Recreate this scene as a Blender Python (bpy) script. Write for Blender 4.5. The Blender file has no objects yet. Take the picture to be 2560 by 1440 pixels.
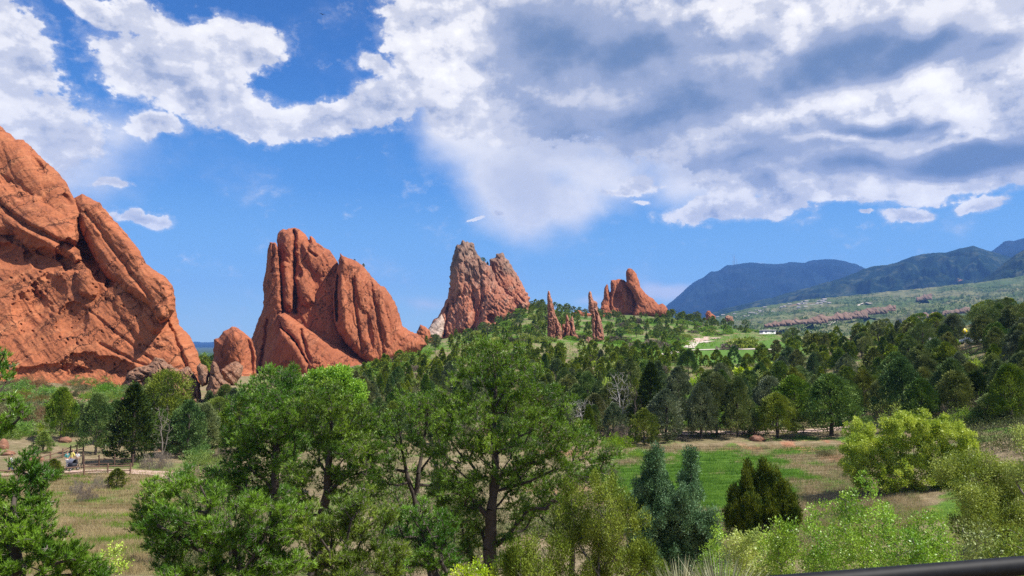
import bpy, math, random
import numpy as np
from mathutils import Vector
R = math.radians
sc = bpy.context.scene
COL = sc.collection
F = 1849.0                       # focal length in photo pixels (2560 wide)
PITCH = math.atan(136 / F)

# ------------------------------------------------------------------ camera
cd = bpy.data.cameras.new('camera'); cam = bpy.data.objects.new('camera', cd); COL.objects.link(cam)
cd.sensor_width = 36; cd.lens = F / 2560 * 36; cd.clip_start = 0.1; cd.clip_end = 60000
cam.location = (0, 0, 0); cam.rotation_euler = (R(90) + PITCH, 0, 0)
cd.dof.use_dof = True; cd.dof.focus_distance = 90; cd.dof.aperture_fstop = 11
sc.camera = cam

# ------------------------------------------------------------------ sun, exposure
SUN_AZ, SUN_EL = R(104), R(56)    # azimuth measured from +Y towards +X
sdir = Vector((math.cos(SUN_EL) * math.sin(SUN_AZ), math.cos(SUN_EL) * math.cos(SUN_AZ), math.sin(SUN_EL)))
sl = bpy.data.lights.new('sun', 'SUN'); sl.energy = 5.0; sl.angle = R(0.55); sl.color = (1.0, 0.955, 0.89)
so = bpy.data.objects.new('sun', sl); COL.objects.link(so)
so.rotation_euler = sdir.to_track_quat('Z', 'Y').to_euler()
vs = sc.view_settings; vs.view_transform = 'Standard'; vs.look = 'None'; vs.exposure = 0.74; vs.gamma = 1
sc.cycles.max_bounces = 5; sc.cycles.diffuse_bounces = 2; sc.cycles.transmission_bounces = 3
sc.cycles.transparent_max_bounces = 6; sc.cycles.volume_bounces = 0
sc.cycles.use_denoising = False; sc.cycles.denoising_prefilter = 'NONE'
sc.cycles.sample_clamp_indirect = 4

# ------------------------------------------------------------------ node helpers
class NT:
    def __init__(s, tree): s.t = tree; s.n = tree.nodes; s.l = tree.links
    def new(s, typ, **kw):
        x = s.n.new(typ)
        for k, v in kw.items(): setattr(x, k, v)
        return x
    def put(s, sock, v):
        if hasattr(v, 'links') or isinstance(v, bpy.types.NodeSocket): s.l.new(v, sock)
        elif v is not None: sock.default_value = v
    def math(s, op, a, b=None, c=None, clamp=False):
        x = s.new('ShaderNodeMath', operation=op); x.use_clamp = clamp
        s.put(x.inputs[0], a); s.put(x.inputs[1], b) if b is not None else None
        if c is not None: s.put(x.inputs[2], c)
        return x.outputs[0]
    def vmath(s, op, a, b=None, sc_=None):
        x = s.new('ShaderNodeVectorMath', operation=op); s.put(x.inputs[0], a)
        if b is not None: s.put(x.inputs[1], b)
        if sc_ is not None: s.put(x.inputs[3], sc_)
        return x.outputs[0]
    def mix(s, f, a, b, blend='MIX'):
        x = s.new('ShaderNodeMix', data_type='RGBA'); x.blend_type = blend
        s.put(x.inputs[0], f); s.put(x.inputs[6], c4(a)); s.put(x.inputs[7], c4(b)); return x.outputs[2]
    def noise(s, vec, scale, detail=4, rough=0.55, dist=0, out=0, lac=2.0):
        x = s.new('ShaderNodeTexNoise'); s.put(x.inputs['Vector'], vec)
        x.inputs['Scale'].default_value = scale; x.inputs['Detail'].default_value = detail
        x.inputs['Roughness'].default_value = rough; x.inputs['Distortion'].default_value = dist
        x.inputs['Lacunarity'].default_value = lac
        return x.outputs[out]
    def smooth(s, v, a, b, lo=0.0, hi=1.0):
        x = s.new('ShaderNodeMapRange', interpolation_type='SMOOTHSTEP'); s.put(x.inputs[0], v)
        x.inputs[1].default_value = a; x.inputs[2].default_value = b
        x.inputs[3].default_value = lo; x.inputs[4].default_value = hi; return x.outputs[0]
    def mapping(s, vec, loc=(0,0,0), rot=(0,0,0), scale=(1,1,1), typ='POINT'):
        x = s.new('ShaderNodeMapping', vector_type=typ); s.put(x.inputs[0], vec)
        x.inputs[1].default_value = loc; x.inputs[2].default_value = rot; x.inputs[3].default_value = scale
        return x.outputs[0]
def c4(v):
    return (*v, 1.0) if isinstance(v, (tuple, list)) and len(v) == 3 else v

def pix_dir(px, py):
    xc = (px - 1280) / F; yc = (720 - py) / F
    return np.array([xc, math.cos(PITCH) - yc * math.sin(PITCH), math.sin(PITCH) + yc * math.cos(PITCH)])
def azel(px, py):
    d = pix_dir(px, py); d = d / np.linalg.norm(d)
    return math.atan2(d[0], d[1]), math.asin(d[2])

# ------------------------------------------------------------------ world: Nishita sky with procedural clouds by direction
W = bpy.data.worlds.new('World'); sc.world = W; W.use_nodes = True
W.cycles.sampling_method = 'NONE'
w = NT(W.node_tree); w.n.clear()
outw = w.new('ShaderNodeOutputWorld'); bg = w.new('ShaderNodeBackground')
sky = w.new('ShaderNodeTexSky', sky_type='NISHITA'); sky.sun_disc = False
sky.sun_elevation = SUN_EL; sky.sun_rotation = SUN_AZ; sky.altitude = 1900
sky.air_density = 1.0; sky.dust_density = 0.4; sky.ozone_density = 2.2
SKY = 0.115
skyc = w.vmath('SCALE', sky.outputs[0], sc_=SKY)
hsv = w.new('ShaderNodeHueSaturation'); hsv.inputs['Saturation'].default_value = 1.18; hsv.inputs['Value'].default_value = 1.0
w.put(hsv.inputs['Color'], skyc); skyc = hsv.outputs[0]
tc = w.new('ShaderNodeTexCoord')
sep = w.new('ShaderNodeSeparateXYZ'); w.put(sep.inputs[0], tc.outputs['Generated'])
az = w.math('ARCTAN2', sep.outputs[0], sep.outputs[1]); el = w.math('ARCSINE', sep.outputs[2])
comb = w.new('ShaderNodeCombineXYZ'); w.put(comb.inputs[0], az); w.put(comb.inputs[1], el)
clear = w.new('ShaderNodeValToRGB'); w.put(clear.inputs[0], w.smooth(el, -0.02, 0.62))   # clear-air colour by elevation
ck = clear.color_ramp; ck.elements[0].color = (.50, .84, .95, 1); ck.elements[1].color = (.014, .090, .37, 1)
for p_, c_ in ((0.10, (.23, .53, .90)), (0.28, (.085, .32, .78)), (0.60, (.030, .175, .58))):
    e_ = ck.elements.new(p_); e_.color = (*c_, 1)
skyc = w.mix(0.82, skyc, w.vmath('SCALE', clear.outputs[0], sc_=0.60))
P = comb.outputs[0]                                   # (azimuth, elevation) in radians
# domain warp
wn = w.noise(P, 9, 3, 0.5, out=1)
wv = w.vmath('SCALE', w.vmath('SUBTRACT', wn, (0.5, 0.5, 0.5)), sc_=0.050)
wn2 = w.noise(P, 38, 3, 0.6, out=1)
wv2 = w.vmath('SCALE', w.vmath('SUBTRACT', wn2, (0.5, 0.5, 0.5)), sc_=0.018)
PW = w.vmath('ADD', w.vmath('ADD', P, wv), wv2)
PS = w.vmath('ADD', P, w.vmath('SCALE', wv, sc_=1.0))
def split2(vec):
    sp = w.new('ShaderNodeSeparateXYZ'); w.put(sp.inputs[0], vec); return sp.outputs[0], sp.outputs[1]
def blob(xy, acc, cx, cy, rx, ry, rot, wt=1.0):
    a, e = azel(cx, cy); a1, e1 = azel(cx + 10, cy); a2, e2 = azel(cx, cy - 10)
    sx = math.hypot(a1 - a, e1 - e) / 10; sy = abs(e2 - e) / 10
    cb = w.new('ShaderNodeCombineXYZ'); w.put(cb.inputs[0], xy[0]); w.put(cb.inputs[1], xy[1])
    if acc is not None: w.put(cb.inputs[2], acc)     # the running value rides along in z (scaled away below)
    m = w.mapping(cb.outputs[0], (a, e, 0), (0, 0, R(-rot)), (rx * sx, ry * sy, 1e6), 'TEXTURE')
    g = w.new('ShaderNodeTexGradient', gradient_type='SPHERICAL'); w.put(g.inputs[0], m)
    return w.math('MULTIPLY', g.outputs[1], wt) if wt != 1.0 else g.outputs[1]
def field(vec, blobs, dist=0.16, first=None):
    acc = first; xy = split2(vec)
    for b in blobs:
        v = blob(xy, acc, *b)
        acc = v if acc is None else w.math('SMOOTH_MAX', acc, v, dist)
    return acc
# crisp cumulus (cx, cy, rx, ry, clockwise tilt deg) in photo pixels
CUM = [(0,140,215,230,0,1.2),(100,320,210,190,0,1.1),(-60,340,240,260,0,1.2),
 (230,10,210,50,20),(400,60,170,90,25),(370,170,230,120,15,1.2),(480,230,150,110,30,1.2),(580,110,190,100,-5),(620,150,130,85,-15),(510,190,160,90,0,1.2),(430,120,150,90,0),(610,105,130,80,0),
 (560,250,150,80,40),(640,290,190,75,10,1.1),(800,290,240,75,-6,1.1),(960,250,240,100,-15,1.2),(1080,215,170,90,-10,1.2),
 (395,305,105,48,5),(370,325,60,35,30),(350,549,120,26,3),(280,463,70,18,0),
 (1040,50,130,95,25),(1080,130,160,120,30,1.2),(1160,40,260,150,10,1.4),
 (1250,230,300,190,0,1.5),(1450,160,340,260,0,1.7),(1430,10,380,220,0,1.8),(1750,90,400,260,0,1.9),(2050,90,400,260,0,1.9),(2250,90,360,220,0,1.8),(2480,90,260,190,0,1.5),
 (2000,280,460,190,-5,1.9),(2300,270,400,200,5,1.9),(2540,280,240,240,0,1.8),(1700,250,340,190,0,1.7),(2250,400,480,130,-3,1.6),(2500,390,300,120,-5,1.6),(1900,420,240,100,0,1.2),
 (1600,458,110,45,-10),(1560,478,100,20,0),(1800,525,220,48,-3,1.1),(1950,510,260,55,-8,1.1),(2090,480,170,50,-8),(2200,470,180,55,-5),(2340,465,160,50,-12),(2520,440,150,28,-10),(1860,460,170,70,0),
 (2255,535,85,30,0),(2470,512,115,36,3),(2430,520,60,18,-15),(2165,532,36,12,0),(1605,500,50,14,-5),
 (1250,524,28,10,0),(1190,546,34,7,-20),(620,337,40,9,0),(950,150,70,35,25,.8)]
covC = field(PW, CUM, 0.12)
# soft veils and virga
VEIL = [(1330,330,330,230,10),(1280,450,190,260,-30),(1380,500,190,110,0),(1500,430,330,160,0),(1180,330,200,170,40),(150,420,330,160,-10),(40,340,280,220,0),(1760,420,300,160,0),(300,330,140,120,0),
 (1075,752,110,26,5),(1660,735,150,40,-5),(1480,742,90,22,0),(1000,440,120,60,60),(700,850,500,60,0)]
VW = [1,1,.95,.75,1,.55,.75,.9,.45,.40,.85,.5,.10,.12]
covV = field(PS, [(*b, wt) for b, wt in zip(VEIL, VW)], 0.2)
# grey undersides
GREY = [(1850,400,500,60,-3,.8),(1400,110,330,170,0,1.0),(1560,130,260,130,0,1.0),(1650,280,560,130,-8,.85),(2080,160,420,110,-14,1.15),(2300,120,340,90,-12,1.0),(2480,120,180,60,0,.6),(1880,90,130,110,0,.6),
 (2180,318,260,42,0,1.0),(2330,310,190,32,0,.8),(2440,385,340,70,0,1.3),(2150,400,330,60,0,.85),(1900,360,300,60,5,.6),(1910,450,90,50,0,.6),(1430,330,420,160,0,.75),(1300,460,260,160,0,.6),
 (60,230,240,160,0,.30),(150,330,240,120,0,.35),(330,235,130,45,20,.35),(1000,310,260,40,-10,.5),(600,180,150,60,0,.30),(1600,180,500,130,0,.6),(960,150,60,40,0,.0)]
grey = field(PS, [b for b in GREY if b[5] > 0], 0.22)
# bright, sunlit billows inside the mass
BRIGHT = [(1840,20,190,130,0,.75),(1975,60,110,190,-5,.55),(2340,240,150,90,20,1.1),(2430,280,110,70,0,1.1),(2200,280,150,60,0,.6),(2000,280,260,60,-3,.7),(1870,300,100,50,0,.6),(2320,40,170,90,0,1.0),(2230,20,110,60,0,.8),
 (2450,50,130,70,0,1.0),(2480,205,180,40,-10,.5),(2100,345,280,16,0,.7),(2380,345,200,20,0,.8),(1120,180,160,80,0,.9),(1150,60,180,120,0,.6)]
bright = field(PW, BRIGHT, 0.15)
# cloud fields outside the photographed part of the sky
side = w.smooth(w.math('ABSOLUTE', az), 0.70, 0.95)
up_ = w.smooth(el, 0.50, 0.75)
outm = w.math('MAXIMUM', side, up_)
outn = w.noise(P, 2.6, 2, 0.5)
covO = w.math('MULTIPLY', outm, w.math('MULTIPLY', w.math('SUBTRACT', outn, 0.42), 3.5))
covC = w.math('MAXIMUM', covC, covO)
# detail noise, a little stretched sideways near the horizon
PN = w.mapping(P, (0, 0, 0), (0, 0, 0), (1.0, 1.35, 1.0))
f1 = w.noise(PN, 13, 8, 0.58)
dS = w.vmath('ADD', PN, (0.008, 0.020, 0.0))
f2 = w.noise(dS, 13, 5, 0.55)
f3 = w.noise(PN, 60, 5, 0.62)
bil = w.math('ABSOLUTE', w.math('SUBTRACT', w.noise(PN, 30, 4, 0.5), 0.5))       # rounded billows with creases
dens = w.math('ADD', w.math('MULTIPLY', covC, 2.0), w.math('MULTIPLY', w.math('SUBTRACT', f1, 0.5), 2.3))
dens = w.math('ADD', dens, w.math('MULTIPLY', w.math('SUBTRACT', f3, 0.5), 1.3))
dens = w.math('ADD', dens, w.math('MULTIPLY', bil, 1.2))
dens = w.math('SUBTRACT', dens, 0.62)
dens = w.math('ADD', dens, w.smooth(covC, 0.0, 0.12, -0.75, 0.0))
dC = w.smooth(dens, 0.0, 0.42)
dthin = w.smooth(dens, -0.32, 0.40, 0.0, 0.34)
dC = w.math('MAXIMUM', dC, dthin)
n5 = w.noise(PN, 6, 4, 0.5)
vn = w.math('ADD', covV, w.math('ADD', w.math('MULTIPLY', w.math('SUBTRACT', n5, 0.5), 0.40), w.math('MULTIPLY', w.math('SUBTRACT', f1, 0.5), 0.45)))
vn = w.math('ADD', vn, w.smooth(covV, 0.0, 0.15, -0.3, 0.0))
dV = w.smooth(vn, 0.08, 0.66, 0.0, 0.93)
mask = w.math('SUBTRACT', 1.0, w.math('MULTIPLY', w.math('SUBTRACT', 1.0, dC), w.math('SUBTRACT', 1.0, dV)))
mask = w.math('MULTIPLY', mask, w.smooth(el, -0.02, 0.03))
# shade: relief + thickness + grey bases - bright billows
relief = w.math('MULTIPLY', w.math('SUBTRACT', f2, f1), w.smooth(grey, 0.05, 0.6, 2.0, 0.75))
thick = w.smooth(dens, 0.15, 1.6, -0.02, 0.14)
n4 = w.noise(w.vmath('ADD', PN, (3.1, 1.7, 0)), 9, 5, 0.5)
g2_ = w.smooth(w.math('ADD', grey, w.math('MULTIPLY', w.math('SUBTRACT', n4, 0.5), 0.42)), 0.05, 1.05, 0.0, 0.84)
shade = w.math('ADD', w.math('ADD', relief, thick), g2_)
shade = w.math('ADD', shade, w.math('MULTIPLY', w.math('SUBTRACT', 0.09, bil), w.smooth(grey, 0.05, 0.6, 0.8, 0.25)))
shade = w.math('ADD', shade, w.math('MULTIPLY', w.math('SUBTRACT', n5, 0.44), 0.75))
shade = w.math('SUBTRACT', shade, w.math('MULTIPLY', w.smooth(w.math('ADD', bright, w.math('MULTIPLY', w.math('SUBTRACT', f1, 0.5), 0.8)), 0.1, 0.85), 0.42))
veilsh = w.math('ADD', w.math('ADD', 0.02, w.math('MULTIPLY', w.math('SUBTRACT', n5, 0.5), 0.35)), w.math('MULTIPLY', g2_, 0.45))
mxs = w.new('ShaderNodeMix', data_type='FLOAT'); w.put(mxs.inputs[0], dC); w.put(mxs.inputs[2], veilsh); w.put(mxs.inputs[3], shade)
shade = w.math('ADD', mxs.outputs[0], w.math('MULTIPLY', w.math('SUBTRACT', f3, 0.5), w.smooth(grey, 0.05, 0.6, 0.24, 0.06)))
shade = w.smooth(shade, -0.62, 1.20)
ramp = w.new('ShaderNodeValToRGB'); w.put(ramp.inputs[0], shade)
cr = ramp.color_ramp; cr.interpolation = 'EASE'
CS = 0.56
cols = [(0.0, (1.34, 1.30, 1.22)), (0.25, (1.12, 1.09, 1.08)), (0.45, (.78, .79, .87)), (0.70, (.43, .49, .66)), (1.0, (.18, .27, .46))]
cr.elements[0].position = 0; cr.elements[0].color = (*[c * CS for c in cols[0][1]], 1)
cr.elements[1].position = 1; cr.elements[1].color = (*[c * CS for c in cols[-1][1]], 1)
for p_, c_ in cols[1:-1]:
    e_ = cr.elements.new(p_); e_.color = (*[c * CS for c in c_], 1)
final = w.mix(mask, skyc, ramp.outputs[0])
w.put(bg.inputs[0], final); bg.inputs[1].default_value = 1.0
w.l.new(bg.outputs[0], outw.inputs[0])

# ------------------------------------------------------------------ numpy helpers
rng = np.random.default_rng(7)
random.seed(7)
def at(px, py, Y):
    px = np.asarray(px, float); py = np.asarray(py, float)
    xc = (px - 1280) / F; yc = (720 - py) / F
    dy = math.cos(PITCH) - yc * math.sin(PITCH); dz = math.sin(PITCH) + yc * math.cos(PITCH)
    return np.stack([xc / dy * Y, np.ones_like(xc) * Y, dz / dy * Y], -1)
def pix(x, y, z):
    cy = y * math.cos(PITCH) + z * math.sin(PITCH); cz = -y * math.sin(PITCH) + z * math.cos(PITCH)
    return 1280 + x / cy * F, 720 - cz / cy * F
def _h(ix, iy, s):
    n = (ix.astype(np.int64) * 374761393 + iy.astype(np.int64) * 668265263 + s * 1442695041) & 0xFFFFFFFF
    n = ((n ^ (n >> 13)) * 1274126177) & 0xFFFFFFFF
    n = (n ^ (n >> 16)) & 0xFFFFFFFF
    return n / 4294967296.0
def vnoise(x, y, s=0):
    x = np.asarray(x, float); y = np.asarray(y, float)
    ix = np.floor(x); iy = np.floor(y); fx = x - ix; fy = y - iy
    def g(ax, ay):
        a = _h(ix + ax, iy + ay, s) * 2 * np.pi
        return np.cos(a) * (fx - ax) + np.sin(a) * (fy - ay)
    u = fx ** 3 * (fx * (fx * 6 - 15) + 10); v = fy ** 3 * (fy * (fy * 6 - 15) + 10)
    a = g(0, 0) * (1 - u) + g(1, 0) * u; b = g(0, 1) * (1 - u) + g(1, 1) * u
    return (a * (1 - v) + b * v) * 1.5
def fbm(x, y, o=5, s=0, gain=0.5, ridged=False):
    t = 0; a = 1.0; tot = 0
    for i in range(o):
        n = vnoise(x, y, s + i * 17)
        if ridged: n = 1 - 2 * np.abs(n)
        t = t + n * a; tot += a; a *= gain; x = x * 2.03 + 5.3; y = y * 2.03 + 1.7
    return t / tot
def worley(x, y, s=0):
    x = np.asarray(x, float); y = np.asarray(y, float)
    ix = np.floor(x); iy = np.floor(y); d1 = np.full(x.shape, 9.0); d2 = np.full(x.shape, 9.0)
    for ax in (-1, 0, 1):
        for ay in (-1, 0, 1):
            cx = ix + ax + _h(ix + ax, iy + ay, s); cy = iy + ay + _h(ix + ax, iy + ay, s + 91)
            d = np.hypot(cx - x, cy - y)
            d2 = np.where(d < d1, d1, np.minimum(d2, d)); d1 = np.minimum(d1, d)
    return d1, d2
def sstep(a, b, x):
    t = np.clip((x - a) / (b - a), 0, 1); return t * t * (3 - 2 * t)

def mesh_obj(name, parts, mat=None, parent=None, smooth=False, attrs=None, mats=None):
    """parts: list of (V Nx3, F Mx3|Mx4[, material index]); one mesh object."""
    vs_, loops, starts, tot, mi = [], [], [], [], []; off = 0; ls = 0
    for p in parts:
        V, Fc = np.asarray(p[0], float), np.asarray(p[1], np.int64)
        k = Fc.shape[1]; vs_.append(V); loops.append((Fc + off).ravel())
        starts.append(ls + np.arange(len(Fc)) * k); tot.append(np.full(len(Fc), k)); ls += len(Fc) * k; off += len(V)
        mi.append(np.full(len(Fc), p[2] if len(p) > 2 else 0))
    V = np.concatenate(vs_); L = np.concatenate(loops); S = np.concatenate(starts); T = np.concatenate(tot); MI = np.concatenate(mi)
    me = bpy.data.meshes.new(name)
    me.vertices.add(len(V)); me.vertices.foreach_set('co', V.astype(np.float32).ravel())
    me.loops.add(len(L)); me.loops.foreach_set('vertex_index', L.astype(np.int32))
    me.polygons.add(len(S)); me.polygons.foreach_set('loop_start', S.astype(np.int32)); me.polygons.foreach_set('loop_total', T.astype(np.int32))
    me.polygons.foreach_set('material_index', MI.astype(np.int32))
    me.update(calc_edges=True)
    if smooth: me.polygons.foreach_set('use_smooth', np.ones(len(S), bool))
    if attrs:
        for an, av in attrs.items():
            a = me.attributes.new(an, 'FLOAT', 'POINT'); a.data.foreach_set('value', np.asarray(av, np.float32).ravel())
    for m in (mats or ([mat] if mat else [])): me.materials.append(m)
    o = bpy.data.objects.new(name, me); COL.objects.link(o)
    if parent is not None: o.parent = parent
    return o
def tag(o, label=None, cat=None, group=None, kind=None):
    if label: o['label'] = label
    if cat: o['category'] = cat
    if group: o['group'] = group
    if kind: o['kind'] = kind
    return o
def empty(name, loc, rz=0):
    o = bpy.data.objects.new(name, None); COL.objects.link(o); o.location = loc; o.rotation_euler = (0, 0, rz)
    o.empty_display_size = 0.2; return o
def grid_faces(nr, nc, wrap=False):
    r = np.arange(nr - 1)[:, None]; c = np.arange(nc if wrap else nc - 1)[None]
    c2 = (c + 1) % nc
    return np.stack([r * nc + c, r * nc + c2, (r + 1) * nc + c2, (r + 1) * nc + c], -1).reshape(-1, 4)
def tube(pts, rad, n=8, caps=True):
    pts = np.asarray(pts, float); rad = np.broadcast_to(rad, (len(pts),)); V = []
    t = np.gradient(pts, axis=0); t /= np.linalg.norm(t, axis=1)[:, None] + 1e-9
    ref = np.array([0, 0, 1.0]) if abs(t[0][2]) < .9 else np.array([1.0, 0, 0])
    for p, d, r in zip(pts, t, rad):
        a = np.cross(d, ref); a /= np.linalg.norm(a) + 1e-9; b = np.cross(d, a)
        th = np.arange(n) / n * 2 * np.pi
        V.append(p + r * (np.cos(th)[:, None] * a + np.sin(th)[:, None] * b))
    V = np.concatenate(V); Fq = grid_faces(len(pts), n, True)
    out = [(V, Fq)]
    if caps:
        for k, c in ((0, pts[0]), (len(pts) - 1, pts[-1])):
            VV = np.concatenate([V[k * n:(k + 1) * n], [c]]); ff = np.array([[i, (i + 1) % n, n] for i in range(n)])
            out.append((VV, ff))
    return out
def box(c, s, rz=0, bev=0):
    sx, sy, sz = [v / 2 for v in s]; b = min(bev, sx * .9, sy * .9, sz * .9)
    pts = []
    for z, bb in ((-sz, b), (-sz + b, 0), (sz - b, 0), (sz, b)):
        x, y = sx - bb, sy - bb
        pts += [(-x, -y + b, z), (-x + b, -y, z), (x - b, -y, z), (x, -y + b, z), (x, y - b, z), (x - b, y, z), (-x + b, y, z), (-x, y - b, z)]
    V = np.array(pts); ca, sa = math.cos(rz), math.sin(rz)
    V = np.stack([V[:, 0] * ca - V[:, 1] * sa, V[:, 0] * sa + V[:, 1] * ca, V[:, 2]], -1) + np.array(c)
    Fq = grid_faces(4, 8, True)
    cap = np.array([[0, 1, 2, 3], [0, 3, 4, 7], [4, 5, 6, 7]]); cap2 = cap + 24
    return [(V, np.concatenate([Fq, cap[:, ::-1], cap2]))]
def ico(c, r, seed=0, sub=2, amp=0.25, freq=1.4, flat=1.0):
    import bmesh
    bm = bmesh.new(); bmesh.ops.create_icosphere(bm, subdivisions=sub, radius=1)
    V = np.array([v.co[:] for v in bm.verts]); Fc = np.array([[v.index for v in f.verts] for f in bm.faces]); bm.free()
    n = fbm(V[:, 0] * freq + seed * 3.1 + V[:, 2] * .7, V[:, 1] * freq + V[:, 2] * 1.3 - seed, 3, seed)
    d1, d2 = worley(V[:, 0] * freq * 1.3 + V[:, 2] * .8 + seed, V[:, 1] * freq * 1.3 - V[:, 2] * .9, seed + 3)
    V = V * (1 + amp * n + amp * .4 * (d2 - d1) - .1)[:, None] * np.array([1, 1, flat]) * np.array(r if np.ndim(r) else [r] * 3) + np.array(c)
    return [(V, Fc)]

# ------------------------------------------------------------------ materials
def new_mat(name):
    m = bpy.data.materials.new(name); m.use_nodes = True; n = NT(m.node_tree); n.n.clear()
    out = n.new('ShaderNodeOutputMaterial'); return m, n, out
def simple(name, col, rough=0.7, var=0.12, metal=0, scale=6, col2=None):
    m, n, out = new_mat(name); b = n.new('ShaderNodeBsdfPrincipled')
    t = n.new('ShaderNodeTexCoord').outputs['Object']; f = n.smooth(n.noise(t, scale, 5), .3, .7)
    c2 = col2 or tuple(c * (1 - var * 2.5) for c in col)
    n.put(b.inputs['Base Color'], n.mix(f, c2, col)); b.inputs['Roughness'].default_value = rough; b.inputs['Metallic'].default_value = metal
    n.l.new(b.outputs[0], out.inputs[0]); return m
def leafmat(name, c1, c2, trans=0.25, scale=0.9, hvar=0.03, vvar=0.35, gloss=0.03, hero=False):
    """c1/c2 two real leaf colours mixed by a clump-sized noise; every plant shifts a little."""
    m, n, out = new_mat(name)
    g = n.new('ShaderNodeNewGeometry'); oi = n.new('ShaderNodeObjectInfo')
    f = n.smooth(n.noise(g.outputs['Position'], scale, 3, .6), .35, .65)
    col = n.mix(f, c1, c2)
    f2 = n.noise(g.outputs['Position'], scale * 9, 2, .6)
    h = n.new('ShaderNodeHueSaturation'); n.put(h.inputs['Color'], col)
    n.put(h.inputs['Hue'], n.math('ADD', 0.5 - hvar, n.math('MULTIPLY', oi.outputs['Random'], hvar * 2)))
    v = n.math('ADD', 1 - vvar, n.math('MULTIPLY', f2, vvar * 1.2))
    rnd = n.math('FRACT', n.math('MULTIPLY', oi.outputs['Random'], 7.31))
    if hero: n.put(h.inputs['Value'], n.math('ADD', v, vvar * .6)); h.inputs['Saturation'].default_value = 1.08; h.inputs['Hue'].default_value = .5
    else: n.put(h.inputs['Value'], n.math('ADD', v, n.math('MULTIPLY', rnd, vvar)))
    if not hero: n.put(h.inputs['Saturation'], n.math('ADD', 0.8, n.math('MULTIPLY', n.math('FRACT', n.math('MULTIPLY', oi.outputs['Random'], 3.77)), .35)))
    d = n.new('ShaderNodeBsdfDiffuse'); n.put(d.inputs[0], h.outputs[0])
    t = n.new('ShaderNodeBsdfTranslucent'); n.put(t.inputs[0], n.mix(.35, h.outputs[0], (c2[0] * 1.7, c2[1] * 1.6, c2[2] * .7)))
    mx = n.new('ShaderNodeMixShader'); mx.inputs[0].default_value = trans; n.l.new(d.outputs[0], mx.inputs[1]); n.l.new(t.outputs[0], mx.inputs[2])
    gl = n.new('ShaderNodeBsdfGlossy'); gl.inputs['Roughness'].default_value = .45; gl.inputs[0].default_value = (.8, .85, .8, 1)
    m2 = n.new('ShaderNodeMixShader'); m2.inputs[0].default_value = gloss; n.l.new(mx.outputs[0], m2.inputs[1]); n.l.new(gl.outputs[0], m2.inputs[2])
    n.l.new(m2.outputs[0], out.inputs[0]); return m
def rockmat(name, base, pale, stain, sc=0.05, strata_rot=(0, 0, 0), top=None, ztop=(0, 1), pale_amt=.5, bump=0.6):
    m, n, out = new_mat(name); b = n.new('ShaderNodeBsdfPrincipled'); b.inputs['Roughness'].default_value = .92
    b.inputs['Specular IOR Level'].default_value = .2
    p = n.new('ShaderNodeNewGeometry').outputs['Position']
    ps = n.mapping(p, (0, 0, 0), strata_rot, (1, 1, 1))
    pst = n.vmath('MULTIPLY', ps, (0.28, 1, 1.6))
    big = n.noise(p, sc, 4, .55); med = n.noise(pst, sc * 5, 5, .62, .4); fine = n.noise(pst, sc * 26, 4, .65)
    c = n.mix(n.smooth(big, .35, .68), base, tuple(x * .80 for x in base))
    c = n.mix(n.math('MULTIPLY', n.smooth(med, .46, .72), pale_amt), c, pale)
    c = n.mix(n.smooth(n.noise(pst, sc * 2.3, 5, .65, .6), .54, .74, 0, .75), c, stain)
    if top:
        z = n.new('ShaderNodeSeparateXYZ'); n.put(z.inputs[0], p)
        zz = n.math('ADD', z.outputs[2], n.math('MULTIPLY', n.math('SUBTRACT', n.noise(p, sc * 1.4, 5, .65), .5), (ztop[1] - ztop[0]) * 2.2))
        c = n.mix(n.smooth(zz, ztop[0], ztop[1]), c, n.mix(n.smooth(med, .4, .65), top, tuple(x * .45 for x in top)))
    c = n.mix(n.smooth(fine, .35, .75, 0, .30), c, tuple(x * .55 for x in base))
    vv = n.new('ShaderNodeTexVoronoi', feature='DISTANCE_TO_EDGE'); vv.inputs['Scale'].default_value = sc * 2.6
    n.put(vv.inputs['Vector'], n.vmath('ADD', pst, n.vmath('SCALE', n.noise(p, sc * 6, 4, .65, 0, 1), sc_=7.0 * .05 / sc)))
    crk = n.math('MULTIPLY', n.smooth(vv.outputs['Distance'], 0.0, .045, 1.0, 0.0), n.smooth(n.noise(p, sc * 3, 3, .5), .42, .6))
    c = n.mix(n.math('MULTIPLY', crk, .7), c, tuple(x * .35 for x in stain))  # crack lines: weathered tone plus crevice shade painted into the colour
    bn = n.noise(n.vmath('MULTIPLY', n.vmath('ADD', ps, n.vmath('SCALE', n.noise(p, sc * 2, 3, .6, 0, 1), sc_=.35 / sc)), (.05, .05, 2.2)), sc * 9, 3, .7)   # bedding
    c = n.mix(n.smooth(bn, .56, .66, 0, .45), c, pale); c = n.mix(n.smooth(bn, .42, .34, 0, .40), c, tuple(x * .45 for x in base))
    vs2 = n.noise(n.vmath('MULTIPLY', p, (1, 1, .09)), sc * 9, 4, .7)                                   # dark run-off streaks
    c = n.mix(n.math('MULTIPLY', n.smooth(vs2, .56, .68, 0, .55), n.smooth(big, .40, .6)), c, stain)
    n.put(b.inputs['Base Color'], c)
    bp = n.new('ShaderNodeBump'); bp.inputs['Strength'].default_value = bump * 1.15; bp.inputs['Distance'].default_value = 1.2
    hh = n.math('SUBTRACT', n.math('ADD', n.math('MULTIPLY', fine, .6), n.math('ADD', med, n.math('MULTIPLY', bn, .7))), n.math('MULTIPLY', crk, .9)); n.put(bp.inputs['Height'], hh)
    n.l.new(bp.outputs[0], b.inputs['Normal']); n.l.new(b.outputs[0], out.inputs[0]); return m

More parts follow.
